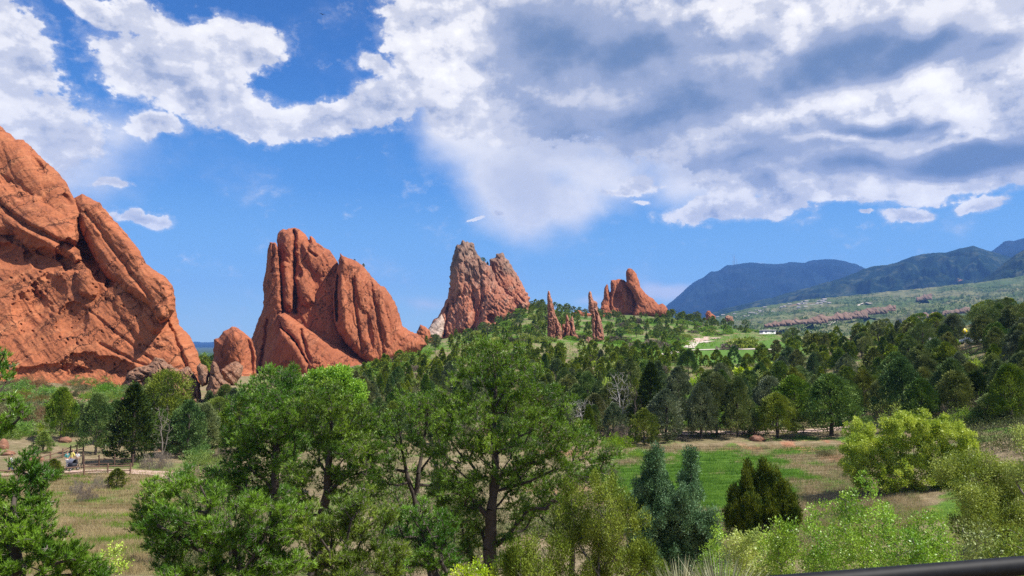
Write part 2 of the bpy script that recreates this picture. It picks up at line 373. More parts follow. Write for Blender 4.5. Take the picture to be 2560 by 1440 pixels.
# ------------------------------------------------------------------ terrain: height as a smooth table over bearing (photo column) and distance
_Y = [0, 6, 12, 20, 30, 45, 60, 80, 100, 130, 170, 230, 320, 430, 560, 700, 900, 1300, 2500, 6000, 16000]
_C = {
 -900: [-1.7,-2.3,-4.3,-6.5,-9.0,-11,-12,-12.2,-11.5,-9.0,-5,  0,  0, -8,-20,-30,-35,-40,-50,-60,-70],
 0:    [-1.7,-2.3,-4.5,-7.0,-9.5,-11.5,-12.3,-12.6,-12.0,-10.5,-8.6, -7,-10,-16,-22,-28,-32,-38,-48,-58,-70],
 300:  [-1.7,-2.3,-4.5,-7.0,-9.6,-11.6,-12.4,-12.8,-12.6,-11.8,-9.6,-9,-12,-16,-22,-28,-32,-38,-48,-58,-70],
 520:  [-1.7,-2.3,-4.5,-7.2,-9.7,-11.7,-12.5,-12.9,-12.9,-12.6,-12.2,-13,-14,-17,-22,-28,-32,-38,-48,-58,-70],
 740:  [-1.7,-2.3,-4.6,-7.3,-9.8,-11.8,-12.6,-12.9,-13.0,-13.0,-13.2,-14,-15,-15,-18,-24,-30,-38,-48,-58,-70],
 950:  [-1.7,-2.3,-4.7,-7.4,-9.8,-11.8,-12.6,-12.9,-13.0,-12.8,-12.4,-11.5,-9.5,-7.5,-8,-14,-22,-34,-48,-58,-70],
 1100: [-1.7,-2.3,-4.8,-7.5,-9.8,-11.8,-12.6,-12.9,-13.0,-12.6,-11.8,-9.8,-6.0,-1.5, 2.5, 0,-12,-30,-48,-58,-70],
 1230: [-1.7,-2.4,-4.8,-7.5,-9.8,-11.8,-12.6,-12.9,-12.9,-12.4,-11.4,-8.8,-4.5, 1.5, 11, 14, 4,-20,-48,-58,-70],
 1320: [-1.7,-2.4,-4.8,-7.5,-9.8,-11.9,-12.6,-12.8,-12.9,-12.3,-11.2,-8.6,-4.2, 3.0, 24, 40, 20,-14,-48,-58,-70],
 1450: [-1.7,-2.4,-4.8,-7.5,-9.8,-11.9,-12.6,-12.8,-12.8,-12.2,-11.0,-8.4,-4.6, 1.0, 13, 27, 18,-12,-46,-50,-60],
 1600: [-1.7,-2.4,-4.8,-7.5,-9.8,-11.9,-12.6,-12.7,-12.7,-12.0,-10.6,-8.4,-4.6, 0.5, 9,  30, 30,  0,-40,-40,-50],
 1760: [-1.7,-2.4,-4.8,-7.5,-9.8,-11.9,-12.5,-12.6,-12.6,-11.8,-10.2,-8.0,-4.4, -1.2, 5, 19, 22, 2,-30,-30,-40],
 1950: [-1.7,-2.4,-4.7,-7.5,-9.8,-11.8,-12.3,-12.5,-12.4,-11.2,-9.4,-6.8,-3.6, 0.2, 5.5, 7, 2, -8,-28,-30,-30],
 2130: [-1.7,-2.4,-4.7,-7.4,-9.6,-11.4,-12.0,-12.2,-11.8,-9.6,-6.6,-3.0, 1.6, 4.0, 3,-3,-10,-18,-28,-30,-30],
 2330: [-1.7,-2.3,-4.6,-7.2,-9.2,-10.8,-11.2,-10.8,-9.6,-6.4,-2.6, 2.0, 6.0, 4.0,-4,-12,-16,-20,-28,-30,-30],
 2560: [-1.7,-2.3,-4.4,-6.6,-8.4,-9.6,-9.6,-8.4,-6.4,-2.2, 4.0, 9.0, 9.0, 2,-6,-14,-18,-22,-28,-30,-30],
 3400: [-1.7,-2.0,-3.4,-5.0,-6.0,-6.0,-5.0,-3.0,0,6,12,16,14,6,-4,-12,-18,-22,-28,-30,-30]}
_cx = np.array(sorted(_C)); _T = np.array([_C[c] for c in _cx], float); _ly = np.log(np.array(_Y, float) + 8)
_fx = np.linspace(-900, 3400, 431); _fy = np.linspace(_ly[0], _ly[-1], 400)
def _resample(T):
    A = np.stack([np.interp(_fy, _ly, r) for r in T])
    B = np.stack([np.interp(_fx, _cx, A[:, j]) for j in range(A.shape[1])], 1)
    k = np.hanning(15); k /= k.sum(); kx = np.hanning(15); kx /= kx.sum()
    B = np.stack([np.convolve(np.pad(r, 7, 'edge'), k, 'valid') for r in B])
    B = np.stack([np.convolve(np.pad(B[:, j], 7, 'edge'), kx, 'valid') for j in range(B.shape[1])], 1)
    return B
_G = _resample(_T)
def gz(x, y):
    x = np.asarray(x, float); y = np.asarray(y, float)
    d = np.hypot(x, y) * 1.0; ang = np.arctan2(x, y); a = np.clip(ang, -1.15, 1.10)
    p = 1280 + np.tan(np.clip(a, -0.87, 0.853)) * F
    Yd = np.where(np.abs(ang) < 0.9, np.maximum(y, 0), d)
    u = np.clip((p - _fx[0]) / (_fx[1] - _fx[0]), 0, len(_fx) - 1.001); v = np.clip((np.log(Yd + 8) - _fy[0]) / (_fy[1] - _fy[0]), 0, len(_fy) - 1.001)
    i = u.astype(int); j = v.astype(int); fu = u - i; fv = v - j
    z = (_G[i, j] * (1 - fu) + _G[i + 1, j] * fu) * (1 - fv) + (_G[i, j + 1] * (1 - fu) + _G[i + 1, j + 1] * fu) * fv
    back = sstep(1.2, 2.2, np.abs(ang)); z = z * (1 - back) + (-1.8 - np.minimum(d, 60) * .01) * back
    amp = np.clip(d / 120, 0.08, 1.0)
    return z + fbm(x / 26, y / 26, 4, 3) * .9 * amp + fbm(x / 4, y / 4, 3, 5) * .12 * np.minimum(amp * 2, 1)
def hit(px, py, y0=4, y1=1500):
    """distance at which the ray through a photo pixel first meets the ground"""
    Ys = np.exp(np.linspace(math.log(y0), math.log(y1), 700)); P_ = at(px, py, 1.0)
    z = P_[2] * Ys; g = gz(P_[0] * Ys, Ys); k = np.where(z <= g)[0]
    return float(Ys[k[0]]) if len(k) else None
angs = np.concatenate([np.linspace(-math.pi, -0.86, 60)[:-1], np.linspace(-0.86, 0.86, 760), np.linspace(0.86, math.pi, 60)[1:]])
rad = np.concatenate([[0.3], np.exp(np.linspace(math.log(1.5), math.log(16000), 500))])
AA, RR = np.meshgrid(angs, rad)
GX = RR * np.sin(AA); GY = RR * np.cos(AA); GZ = gz(GX, GY)
gpx = 1280 + np.tan(np.clip(AA, -1.2, 1.2)) * F
# real ground cover: lawn-green and bare red earth where the photo shows them
green = sstep(-.15, .35, fbm(GX / 9, GY / 9, 4, 11)) * .55
mead = np.exp(-(((gpx - 1760) / 230) ** 2)) * sstep(50, 60, GY) * (1 - sstep(84, 92, GY))
green = np.maximum(green, sstep(.15, .6, mead * .68 + 1.05 * fbm(GX / 4, GY / 7, 4, 31) * (mead > .05)) * 1.0)
lawn = sstep(0.0, 1.0, np.exp(-(((gpx - 1800) / 260) ** 4)) * sstep(225, 250, GY) * (1 - sstep(420, 460, GY)))
green = np.maximum(green, lawn * .9)
green = np.maximum(green, .80 * sstep(-.15, .3, fbm(GX / 5 + 3, GY / 9, 4, 33)) * (gpx > 1500) * sstep(30, 45, GY) * (1 - sstep(96, 110, GY)))
midg = sstep(105, 125, GY) * (1 - sstep(300, 380, GY)) * sstep(450, 700, gpx); green = np.maximum(green, midg * (.30 + .4 * sstep(-.2, .3, fbm(GX / 8, GY / 8, 3, 78))))
hillg = sstep(300, 380, GY) * (1 - sstep(1200, 2200, GY)); green = np.maximum(green, hillg * (.40 + .40 * sstep(-.2, .3, fbm(GX / 16, GY / 16, 3, 77))))
red = sstep(.15, .5, fbm(GX / 14 + 7, GY / 14, 4, 21)) * .7
red = np.maximum(red, .9 * np.exp(-(((gpx - 1980) / 240) ** 2)) * sstep(62, 76, GY) * (1 - sstep(92, 100, GY)) * sstep(-.25, .25, fbm(GX / 3, GY / 3, 3, 8)))
red = np.maximum(red, .8 * (gpx < 500) * sstep(100, 130, GY) * (1 - sstep(190, 230, GY)) * sstep(-.1, .3, fbm(GX / 5, GY / 5, 3, 9)))
red *= (1 - mead) * (1 - lawn)
M_ground, n, out = new_mat('ground_cover'); b = n.new('ShaderNodeBsdfPrincipled'); b.inputs['Roughness'].default_value = .95; b.inputs['Specular IOR Level'].default_value = .1
p = n.new('ShaderNodeNewGeometry').outputs['Position']
ag = n.new('ShaderNodeAttribute'); ag.attribute_name = 'green'; ar = n.new('ShaderNodeAttribute'); ar.attribute_name = 'red'
n1 = n.noise(p, 1.1, 6, .65); n2 = n.noise(p, .22, 5, .6); n3 = n.noise(p, 7, 4, .7)
dry = n.mix(n.smooth(n1, .35, .65), (.19, .145, .080), (.31, .245, .15))
dry = n.mix(n.smooth(n2, .45, .6, 0, .5), dry, (.15, .14, .06))
grn = n.mix(n.smooth(n1, .3, .7), (.050, .115, .018), (.13, .235, .035))
gf = n.smooth(n.math('ADD', ag.outputs['Fac'], n.math('MULTIPLY', n.math('SUBTRACT', n1, .5), .9)), .35, .75)
c = n.mix(gf, dry, grn)
rf = n.smooth(n.math('ADD', ar.outputs['Fac'], n.math('MULTIPLY', n.math('SUBTRACT', n3, .5), .9)), .4, .8)
c = n.mix(rf, c, n.mix(n.smooth(n1, .4, .6), (.34, .145, .08), (.46, .24, .15)))
c = n.mix(n.smooth(n3, .52, .75, 0, .55), c, (.07, .06, .03))
far_ = n.new('ShaderNodeSeparateXYZ'); n.put(far_.inputs[0], p)
wood = n.mix(n.smooth(n.noise(p, .012, 6, .7), .42, .62), (.030, .050, .020), (.085, .105, .045))
c = n.mix(n.smooth(far_.outputs[1], 520, 900), c, wood)
n.put(b.inputs['Base Color'], c)
bp = n.new('ShaderNodeBump'); bp.inputs['Strength'].default_value = .7; bp.inputs['Distance'].default_value = .25; n.put(bp.inputs['Height'], n.math('ADD', n1, n3))
n.l.new(bp.outputs[0], b.inputs['Normal']); n.l.new(b.outputs[0], out.inputs[0])
ground = mesh_obj('ground', [(np.stack([GX, GY, GZ], -1).reshape(-1, 3), grid_faces(*GX.shape)[:, ::-1])], M_ground, smooth=True, attrs={'green': green, 'red': red})
tag(ground, kind='structure')

# ------------------------------------------------------------------ far mountains and foothills: ridges with slopes on both sides
def ridge(name, sky_pts, Yr, Yb, zb, mat, seed, namp=.05, back=1.6, ncol=420, nrow=70, spur=.06, label=None, foot=None):
    sp = np.array(sky_pts, float); px = np.linspace(sp[0, 0], sp[-1, 0], ncol)
    py = np.interp(px, sp[:, 0], sp[:, 1]); k = np.hanning(7); k /= k.sum(); py = np.convolve(np.pad(py, 3, 'edge'), k, 'valid')
    py = py + fbm(px / 30, px * 0 + seed, 4, seed) * 3.2
    top = at(px, py, Yr); bx = (px - 1280) / F
    t = np.linspace(0, 1, nrow)[:, None]
    Yf = Yr + (Yb - Yr) * t; zf = top[:, 2][None] + (zb - top[:, 2][None]) * (t ** (1.0 if foot is None else foot))
    H = (top[:, 2] - zb).clip(10)[None]
    wx = bx[None] * Yf
    rg = fbm(wx / (Yr * spur) + fbm(wx / (Yr * spur * 3), Yf / (Yr * spur * 3), 2, seed + 5) * .8, Yf / (Yr * spur * 2.2), 5, seed, .5, True)
    zf = zf + (rg - .35) * H * namp * 4 * np.sin(np.pi * np.clip(t * 1.0, 0, 1)) ** .7
    tb = np.linspace(0, 1, 12)[1:, None]
    Yk = Yr + (Yr * (back - 1)) * tb; zk = top[:, 2][None] + (zb - 80 - top[:, 2][None]) * tb ** .9
    X = np.concatenate([(bx[None] * Yk)[::-1], wx]); Yy = np.concatenate([np.broadcast_to(Yk, (11, ncol))[::-1], np.broadcast_to(Yf, (nrow, ncol))])
    Z = np.concatenate([np.broadcast_to(zk, (11, ncol))[::-1], zf])
    o = mesh_obj(name, [(np.stack([X, Yy, Z], -1).reshape(-1, 3), grid_faces(nrow + 11, ncol))], mat, smooth=True)
    tag(o, kind='structure')
    def zfun(pxq, tq):
        i = np.clip((pxq - px[0]) / (px[-1] - px[0]) * (ncol - 1), 0, ncol - 1).astype(int); j = np.clip(tq * (nrow - 1), 0, nrow - 1).astype(int)
        return wx[j, i], np.broadcast_to(Yf, (nrow, ncol))[j, i], zf[j, i]
    return zfun
def slopemat(name, a, b_, c_, s1, s2, thr=(.45, .6), extra=None):
    m, n, out = new_mat(name); b = n.new('ShaderNodeBsdfDiffuse'); p = n.new('ShaderNodeNewGeometry').outputs['Position']
    x = n.mix(n.smooth(n.noise(p, s1, 6, .62), *thr), a, b_)
    x = n.mix(n.smooth(n.noise(p, s2, 5, .65), .5, .66, 0, .85), x, c_)
    if extra:
        x = n.mix(n.smooth(n.noise(n.vmath('MULTIPLY', p, (1, 1, 3)), extra[1], 5, .6, .5), extra[2], extra[3]), x, extra[0])
    x = n.mix(n.smooth(n.noise(p, s2 * 5, 3, .7), .45, .7, 0, .5), x, tuple(v * .5 for v in a))
    n.put(b.inputs[0], x); n.l.new(b.outputs[0], out.inputs[0]); return m
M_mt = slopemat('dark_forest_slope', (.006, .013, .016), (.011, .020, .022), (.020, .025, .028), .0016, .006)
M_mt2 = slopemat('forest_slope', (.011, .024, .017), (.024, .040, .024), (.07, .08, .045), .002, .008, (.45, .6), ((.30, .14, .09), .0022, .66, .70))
M_ft = slopemat('scrub_foothill', (.080, .115, .045), (.17, .165, .085), (.045, .07, .028), .0035, .02, (.42, .62), ((.22, .125, .085), .0040, .66, .72))
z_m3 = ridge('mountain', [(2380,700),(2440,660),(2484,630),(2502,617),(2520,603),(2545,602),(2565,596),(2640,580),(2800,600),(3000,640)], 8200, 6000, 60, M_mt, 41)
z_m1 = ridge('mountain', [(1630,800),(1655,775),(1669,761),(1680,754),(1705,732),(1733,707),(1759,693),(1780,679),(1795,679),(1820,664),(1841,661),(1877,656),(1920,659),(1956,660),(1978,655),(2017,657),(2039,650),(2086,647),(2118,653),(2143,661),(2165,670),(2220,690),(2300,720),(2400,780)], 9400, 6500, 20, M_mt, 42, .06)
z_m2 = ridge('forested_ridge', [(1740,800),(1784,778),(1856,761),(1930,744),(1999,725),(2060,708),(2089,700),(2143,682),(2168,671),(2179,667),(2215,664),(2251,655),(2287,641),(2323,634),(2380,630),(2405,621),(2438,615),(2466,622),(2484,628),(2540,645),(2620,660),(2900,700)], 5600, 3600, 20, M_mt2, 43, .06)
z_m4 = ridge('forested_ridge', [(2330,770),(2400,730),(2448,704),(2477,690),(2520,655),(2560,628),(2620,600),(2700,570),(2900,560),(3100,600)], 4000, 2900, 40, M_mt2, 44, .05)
z_ft = ridge('foothills', [(1690,812),(1740,805),(1795,790),(1830,779),(1891,768),(1960,758),(2010,750),(2064,745),(2143,738),(2230,728),(2300,722),(2390,712),(2460,705),(2560,690),(2700,660),(3000,640)], 3300, 900, -22, M_ft, 45, .035, foot=.75, ncol=700, nrow=160, spur=.035)
# the plain's far rim, seen through the gap between the big rocks
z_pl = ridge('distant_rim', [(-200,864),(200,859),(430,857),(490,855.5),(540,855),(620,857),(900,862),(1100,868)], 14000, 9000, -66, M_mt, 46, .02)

# ------------------------------------------------------------------ rock slabs: outline at a distance, inflated, leaning, with real relief
def sheet(outline, Y0, base, lean=.5, xg=0., T=6, Rr=40, step=2.2, amp=1., rid=.5, rot=40, wl=9., pits=0, pitbox=None, seed=0, back=20, feats=(), jag=1.3, blocky=0, Rpow=.5, pitr=(3, 8), ext=None):
    mpp = Y0 / F; o = np.array(outline, float); seg = []
    for i in range(len(o)):
        a, b_ = o[i], o[(i + 1) % len(o)]; L = np.linalg.norm(b_ - a); k = max(1, int(L / 3)); t = np.arange(k)[:, None] / k; seg.append(a + (b_ - a) * t)
    poly = np.concatenate(seg); s_ = np.arange(len(poly)) * 3.0
    poly = poly + np.stack([fbm(s_ / 14, s_ * 0 + seed, 4, seed + 1, .6), fbm(s_ / 14, s_ * 0 + seed + 9, 4, seed + 2, .6)], -1) * jag * 3
    x0, y0 = poly.min(0) - step; x1, y1 = poly.max(0) + step
    gx, gy = np.meshgrid(np.arange(x0, x1 + step, step), np.arange(y0, y1 + step, step)); nr, nc = gx.shape
    pxf, pyf = gx.ravel(), gy.ravel()
    A = poly; B = np.roll(poly, -1, 0); d = np.full(len(pxf), 1e9); near = np.zeros((len(pxf), 2)); ins = np.zeros(len(pxf), bool)
    for a, b_ in zip(A, B):
        e = b_ - a; L2 = max(e @ e, 1e-9); t = np.clip(((pxf - a[0]) * e[0] + (pyf - a[1]) * e[1]) / L2, 0, 1)
        qx = a[0] + t * e[0]; qy = a[1] + t * e[1]; dd = (pxf - qx) ** 2 + (pyf - qy) ** 2; m = dd < d
        d[m] = dd[m]; near[m, 0] = qx[m]; near[m, 1] = qy[m]
        if a[1] != b_[1]:
            c = ((a[1] > pyf) != (b_[1] > pyf)) & (pxf < (b_[0] - a[0]) * (pyf - a[1]) / (b_[1] - a[1]) + a[0]); ins ^= c
    d = np.sqrt(d); q = ins.reshape(nr, nc); cell = q[:-1, :-1] | q[1:, :-1] | q[:-1, 1:] | q[1:, 1:]
    snap = (~ins) | (d < step * .35); pxf = np.where(snap, near[:, 0], pxf); pyf = np.where(snap, near[:, 1], pyf); d = np.where(snap, 0, d)
    r, c = np.where(cell); Fq = np.stack([r * nc + c, (r + 1) * nc + c, (r + 1) * nc + c + 1, r * nc + c + 1], -1)
    used = np.unique(Fq); remap = np.full(nr * nc, -1); remap[used] = np.arange(len(used)); Fq = remap[Fq]
    X, Yp, d = pxf[used], pyf[used], d[used]
    dn = np.clip(d / Rr, 0, 1); prof = (1 - (1 - dn) ** 2) ** Rpow
    pcx = (x0 + x1) / 2; h = (base - Yp) * mpp
    mid = Y0 + lean * h + xg * (X - pcx) * mpp
    mx, my = X * mpp, Yp * mpp; ca, sa = math.cos(R(rot)), math.sin(R(rot))
    u = (mx * ca + my * sa); v = (-mx * sa + my * ca)            # u runs along the bedding
    wob = fbm(mx / (wl * 1.5), my / (wl * 1.5), 3, seed + 50) * wl * .35
    rel = fbm((u + wob) / (wl * 2.6), (v + wob) / wl, 5, seed + 3, .52) * 1.5 * amp
    rel = rel + np.abs(fbm((u + wob) / (wl * 1.7), (v + wob) / (wl * .55), 5, seed + 4, .55)) * -1.7 * rid
    rel = rel + fbm((u + wob) / (wl * .5), v / (wl * .09), 4, seed + 5, .6) * .24 * rid + fbm(mx / (wl * .12), my / (wl * .10), 4, seed + 6, .6) * .30 * rid * sstep(-.1, .35, fbm(mx / wl, my / wl, 3, seed + 7))
    if blocky:
        d1, d2 = worley(u / (wl * .8) + rel * .1, v / (wl * .35), seed + 8); rel = rel + blocky * (np.minimum(d2 - d1, .35) / .35 - 1)
        d1, d2 = worley(u / (wl * .3), v / (wl * .14) + rel * .15, seed + 9); rel = rel + .35 * blocky * (np.minimum(d2 - d1, .3) / .3 - 1)
    if pits:
        rr = np.random.default_rng(seed + 77); bx0, by0, bx1, by1 = pitbox or (x0, y0, x1, y1)
        for i in range(pits):
            cx, cy = rr.uniform(bx0, bx1), rr.uniform(by0, by1); rx = rr.uniform(*pitr); ry = rx * rr.uniform(.45, .9); th = R(rot) + rr.normal() * .5
            dx, dy_ = X - cx, Yp - cy; uu = (dx * math.cos(th) + dy_ * math.sin(th)) / rx; vv = (-dx * math.sin(th) + dy_ * math.cos(th)) / ry
            rel = rel - (rx * mpp * 1.3) * (1 - sstep(.45, 1.0, np.hypot(uu, vv)))
    for f_ in feats:
        if f_[0] == 'b':        # rounded lump (or hollow): cx, cy, rx, ry, rot, metres
            _, cx, cy, rx, ry, th, a_ = f_; dx, dy_ = X - cx, Yp - cy; th = R(th)
            q2 = ((dx * math.cos(th) + dy_ * math.sin(th)) / rx) ** 2 + ((-dx * math.sin(th) + dy_ * math.cos(th)) / ry) ** 2
            q2 = q2 * (1 + .5 * fbm(X / 25, Yp / 25, 3, seed + 61)); rel = rel + a_ * np.clip(1 - q2, 0, 1) ** .6
        elif f_[0] == 'w':      # wall: everything left of x0 turns away
            rel = rel - np.clip(f_[1] - X + fbm(Yp / 30, X * 0, 3, seed + 63) * 8, 0, 1e9) * mpp * f_[2]
        else:                   # crack: points, half width px, depth m
            _, pts, wd, a_ = f_; pts = np.array(pts, float); dd = np.full(len(X), 1e9)
            jx = X + fbm(Yp / 18, X / 30, 3, seed + 62) * 5
            for a, b_ in zip(pts[:-1], pts[1:]):
                e = b_ - a; t = np.clip(((jx - a[0]) * e[0] + (Yp - a[1]) * e[1]) / (e @ e), 0, 1); dd = np.minimum(dd, np.hypot(jx - a[0] - t * e[0], Yp - a[1] - t * e[1]))
            rel = rel - a_ * np.exp(-(dd / wd) ** 2)
    front = mid - T * prof - rel * sstep(0, .35, dn) * 1.0
    yb = Y0 + lean * (base - y0) * mpp * .8 + back
    bk = mid + (np.maximum(yb, mid + 2) - mid) * (1 - (1 - dn) ** 2) ** .5
    P1 = at(X, Yp, 1.0) * front[:, None]; 
    P2 = at(X, Yp, 1.0) * bk[:, None]
    edge = d <= 1e-6; n1 = len(P1); idb = np.where(edge, np.arange(n1), n1 + np.cumsum(~edge) - 1)
    V = np.concatenate([P1, P2[~edge]]); Fb = idb[Fq][:, ::-1]
    flat = edge[Fq].all(1); 
    return (V, np.concatenate([Fq, Fb[~flat]]))
def rock(name, sheets, mat, label, cat='rock formation', group=None):
    o = mesh_obj(name, sheets, mat, smooth=False); tag(o, label, cat, group); return o

RED = (.390, .128, .055); REDP = (.48, .195, .088); STN = (.13, .05, .032)
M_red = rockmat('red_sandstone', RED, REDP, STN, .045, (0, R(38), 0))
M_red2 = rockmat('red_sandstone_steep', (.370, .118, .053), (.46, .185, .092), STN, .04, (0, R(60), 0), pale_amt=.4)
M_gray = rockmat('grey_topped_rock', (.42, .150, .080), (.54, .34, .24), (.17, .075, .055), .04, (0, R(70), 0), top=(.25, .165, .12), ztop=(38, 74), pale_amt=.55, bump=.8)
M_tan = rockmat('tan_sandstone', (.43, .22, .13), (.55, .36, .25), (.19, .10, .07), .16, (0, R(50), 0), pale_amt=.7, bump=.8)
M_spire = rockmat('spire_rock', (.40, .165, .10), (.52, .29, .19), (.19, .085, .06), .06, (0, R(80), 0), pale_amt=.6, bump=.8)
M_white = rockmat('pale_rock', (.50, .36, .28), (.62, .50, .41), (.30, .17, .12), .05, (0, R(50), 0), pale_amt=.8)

L1 = sheet([(-420,-60),(-150,180),(0,315),(40,348),(60,350),(85,375),(110,400),(140,425),(165,455),(183,492),(230,560),(300,630),(380,680),(412,690),(432,715),(438,745),(440,780),(450,815),(475,840),(490,870),(503,910),(505,960),(420,1000),(200,1010),(0,1010),(-200,1010),(-420,1010)],
   172, 960, .78, -.10, 7, 55, 1.7, .85, .65, 47, 9, 150, (20, 620, 430, 930), 1, 40, pitr=(2.2, 6), feats=[
   ('b', 90, 560, 190, 60, 32, 4.0), ('b', 190, 640, 55, 42, 20, -6.0), ('b', 120, 650, 60, 30, 10, -4.5), ('b', 30, 640, 60, 35, 5, -3.5), ('b', 60, 600, 120, 20, 25, -2.5),
   ('b', 240, 630, 44, 95, -25, -12.0), ('b', 215, 700, 30, 50, -15, 3.5), ('b', 120, 740, 45, 60, 20, -2.6), ('b', 180, 800, 40, 45, 20, -2.4), ('b', 80, 780, 50, 60, 0, -2.2),
   ('b', 260, 930, 110, 42, 12, -3.5), ('b', 110, 940, 120, 30, -5, -2.2), ('b', 345, 800, 30, 90, -38, 1.6), ('b', 175, 500, 25, 14, 30, -2.6), ('b', 60, 420, 30, 90, -30, 1.2), ('b', 95, 410, 12, 26, -30, -2.4), ('b', 380, 800, 22, 40, -25, 2.4), ('b', 30, 470, 12, 50, -40, -1.2),
   ('c', [(-20, 500), (60, 560), (140, 600), (215, 640)], 7, 2.6), ('c', [(380, 700), (400, 760), (440, 850), (470, 930)], 5, 1.6), ('c', [(250, 860), (330, 900), (450, 950)], 4, .9), ('c', [(200, 760), (300, 840), (380, 900)], 4, .8)])
L2 = sheet([(180,505),(190,492),(205,485),(225,495),(250,508),(275,538),(310,578),(345,620),(366,660),(385,674),(410,690),(430,715),(438,745),(437,775),(420,800),(400,812),(388,800),(375,770),(345,752),(312,735),(286,712),(262,690),(243,660),(222,620),(204,590),(188,560),(178,530)],
   168, 960, .80, -.65, 8.5, 26, 1.6, .8, .7, 50, 7, 22, (260, 560, 420, 760), 2, 12, pitr=(2, 5), feats=[('b', 395, 790, 30, 26, 30, 2), ('c', [(215, 530), (260, 590), (330, 690), (380, 750)], 5, 1.3)])
L3 = sheet([(-200,420),(-60,455),(0,500),(50,545),(110,575),(165,600),(198,625),(204,650),(190,662),(160,640),(120,628),(80,612),(40,590),(0,590),(-60,560),(-200,540)], 168, 960, .80, 0, 5, 24, 1.8, 1.0, .9, 35, 7, 0, None, 3, 10)
L4 = sheet([(312,945),(330,925),(360,915),(385,895),(420,900),(470,915),(490,940),(520,985),(480,1010),(380,1010),(330,990),(314,965)], 164, 1000, .5, 0, 4.5, 18, 1.5, .8, .6, 20, 5, 0, None, 4, 8, blocky=1.3)
L1b = rock('red_sandstone_cliff', [L1, L2, L3], M_red, 'huge smooth red sandstone cliff with a leaning slab and dark overhangs on the far left')
rock('cracked_boulder_outcrop', [sheet([(313,945),(322,928),(345,918),(372,912),(388,893),(410,898),(425,915),(418,930),(436,960),(440,1010),(380,1020),(330,1000),(312,975)], 158, 1000, .5, 0, 4.5, 20, 1.4, .8, .5, 15, 6, 0, None, 4, 8, blocky=1.5),
   sheet([(372,930),(398,905),(425,912),(450,925),(470,915),(486,935),(500,960),(505,1015),(430,1020),(380,1015),(374,970)], 154, 1000, .5, 0, 4.0, 16, 1.4, .8, .5, 70, 5, 0, None, 5, 8, blocky=1.3)], M_tan, 'cracked tan boulder outcrop at the foot of the huge red cliff', 'rock outcrop')
rock('leaning_tan_spire', [sheet([(492,915),(500,908),(515,914),(524,930),(520,960),(505,968),(495,945)], 152, 980, .3, .2, 3, 12, 1.3, .5, .5, 60, 4, 0, None, 6, 4),
   sheet([(522,950),(526,918),(532,902),(540,905),(550,930),(560,950),(575,960),(588,985),(592,1030),(560,1060),(535,1040),(527,1000),(515,975)], 150, 1020, .45, .2, 4, 16, 1.3, .6, .8, 62, 5, 0, None, 7, 5, blocky=.8)], M_tan, 'pointed pale tan rock fin standing between the red cliff and the big central rock', 'rock outcrop')
rock('tan_boulder', [sheet([(552,925),(575,908),(592,903),(608,915),(604,940),(585,965),(560,955)], 230, 950, .5, 0, 4, 16, 1.4, .5, .6, 40, 5, 0, None, 8, 5)], M_tan, 'low tan boulder lying below the small dark red dome', 'boulder')
rock('dark_red_dome_rock', [sheet([(535,849),(540,846),(548,843),(558,829),(578,818),(590,817),(607,829),(618,838),(628,846),(640,880),(640,960),(600,965),(537,960),(533,900)], 330, 940, .16, -.15, 12, 30, 1.6, 1.0, .8, 75, 9, 0, None, 9, 10, feats=[('b', 590, 860, 25, 60, 10, 3), ('b', 625, 900, 22, 70, 0, -5)])], M_red2, 'small dark red dome rock standing left of the big central rock')
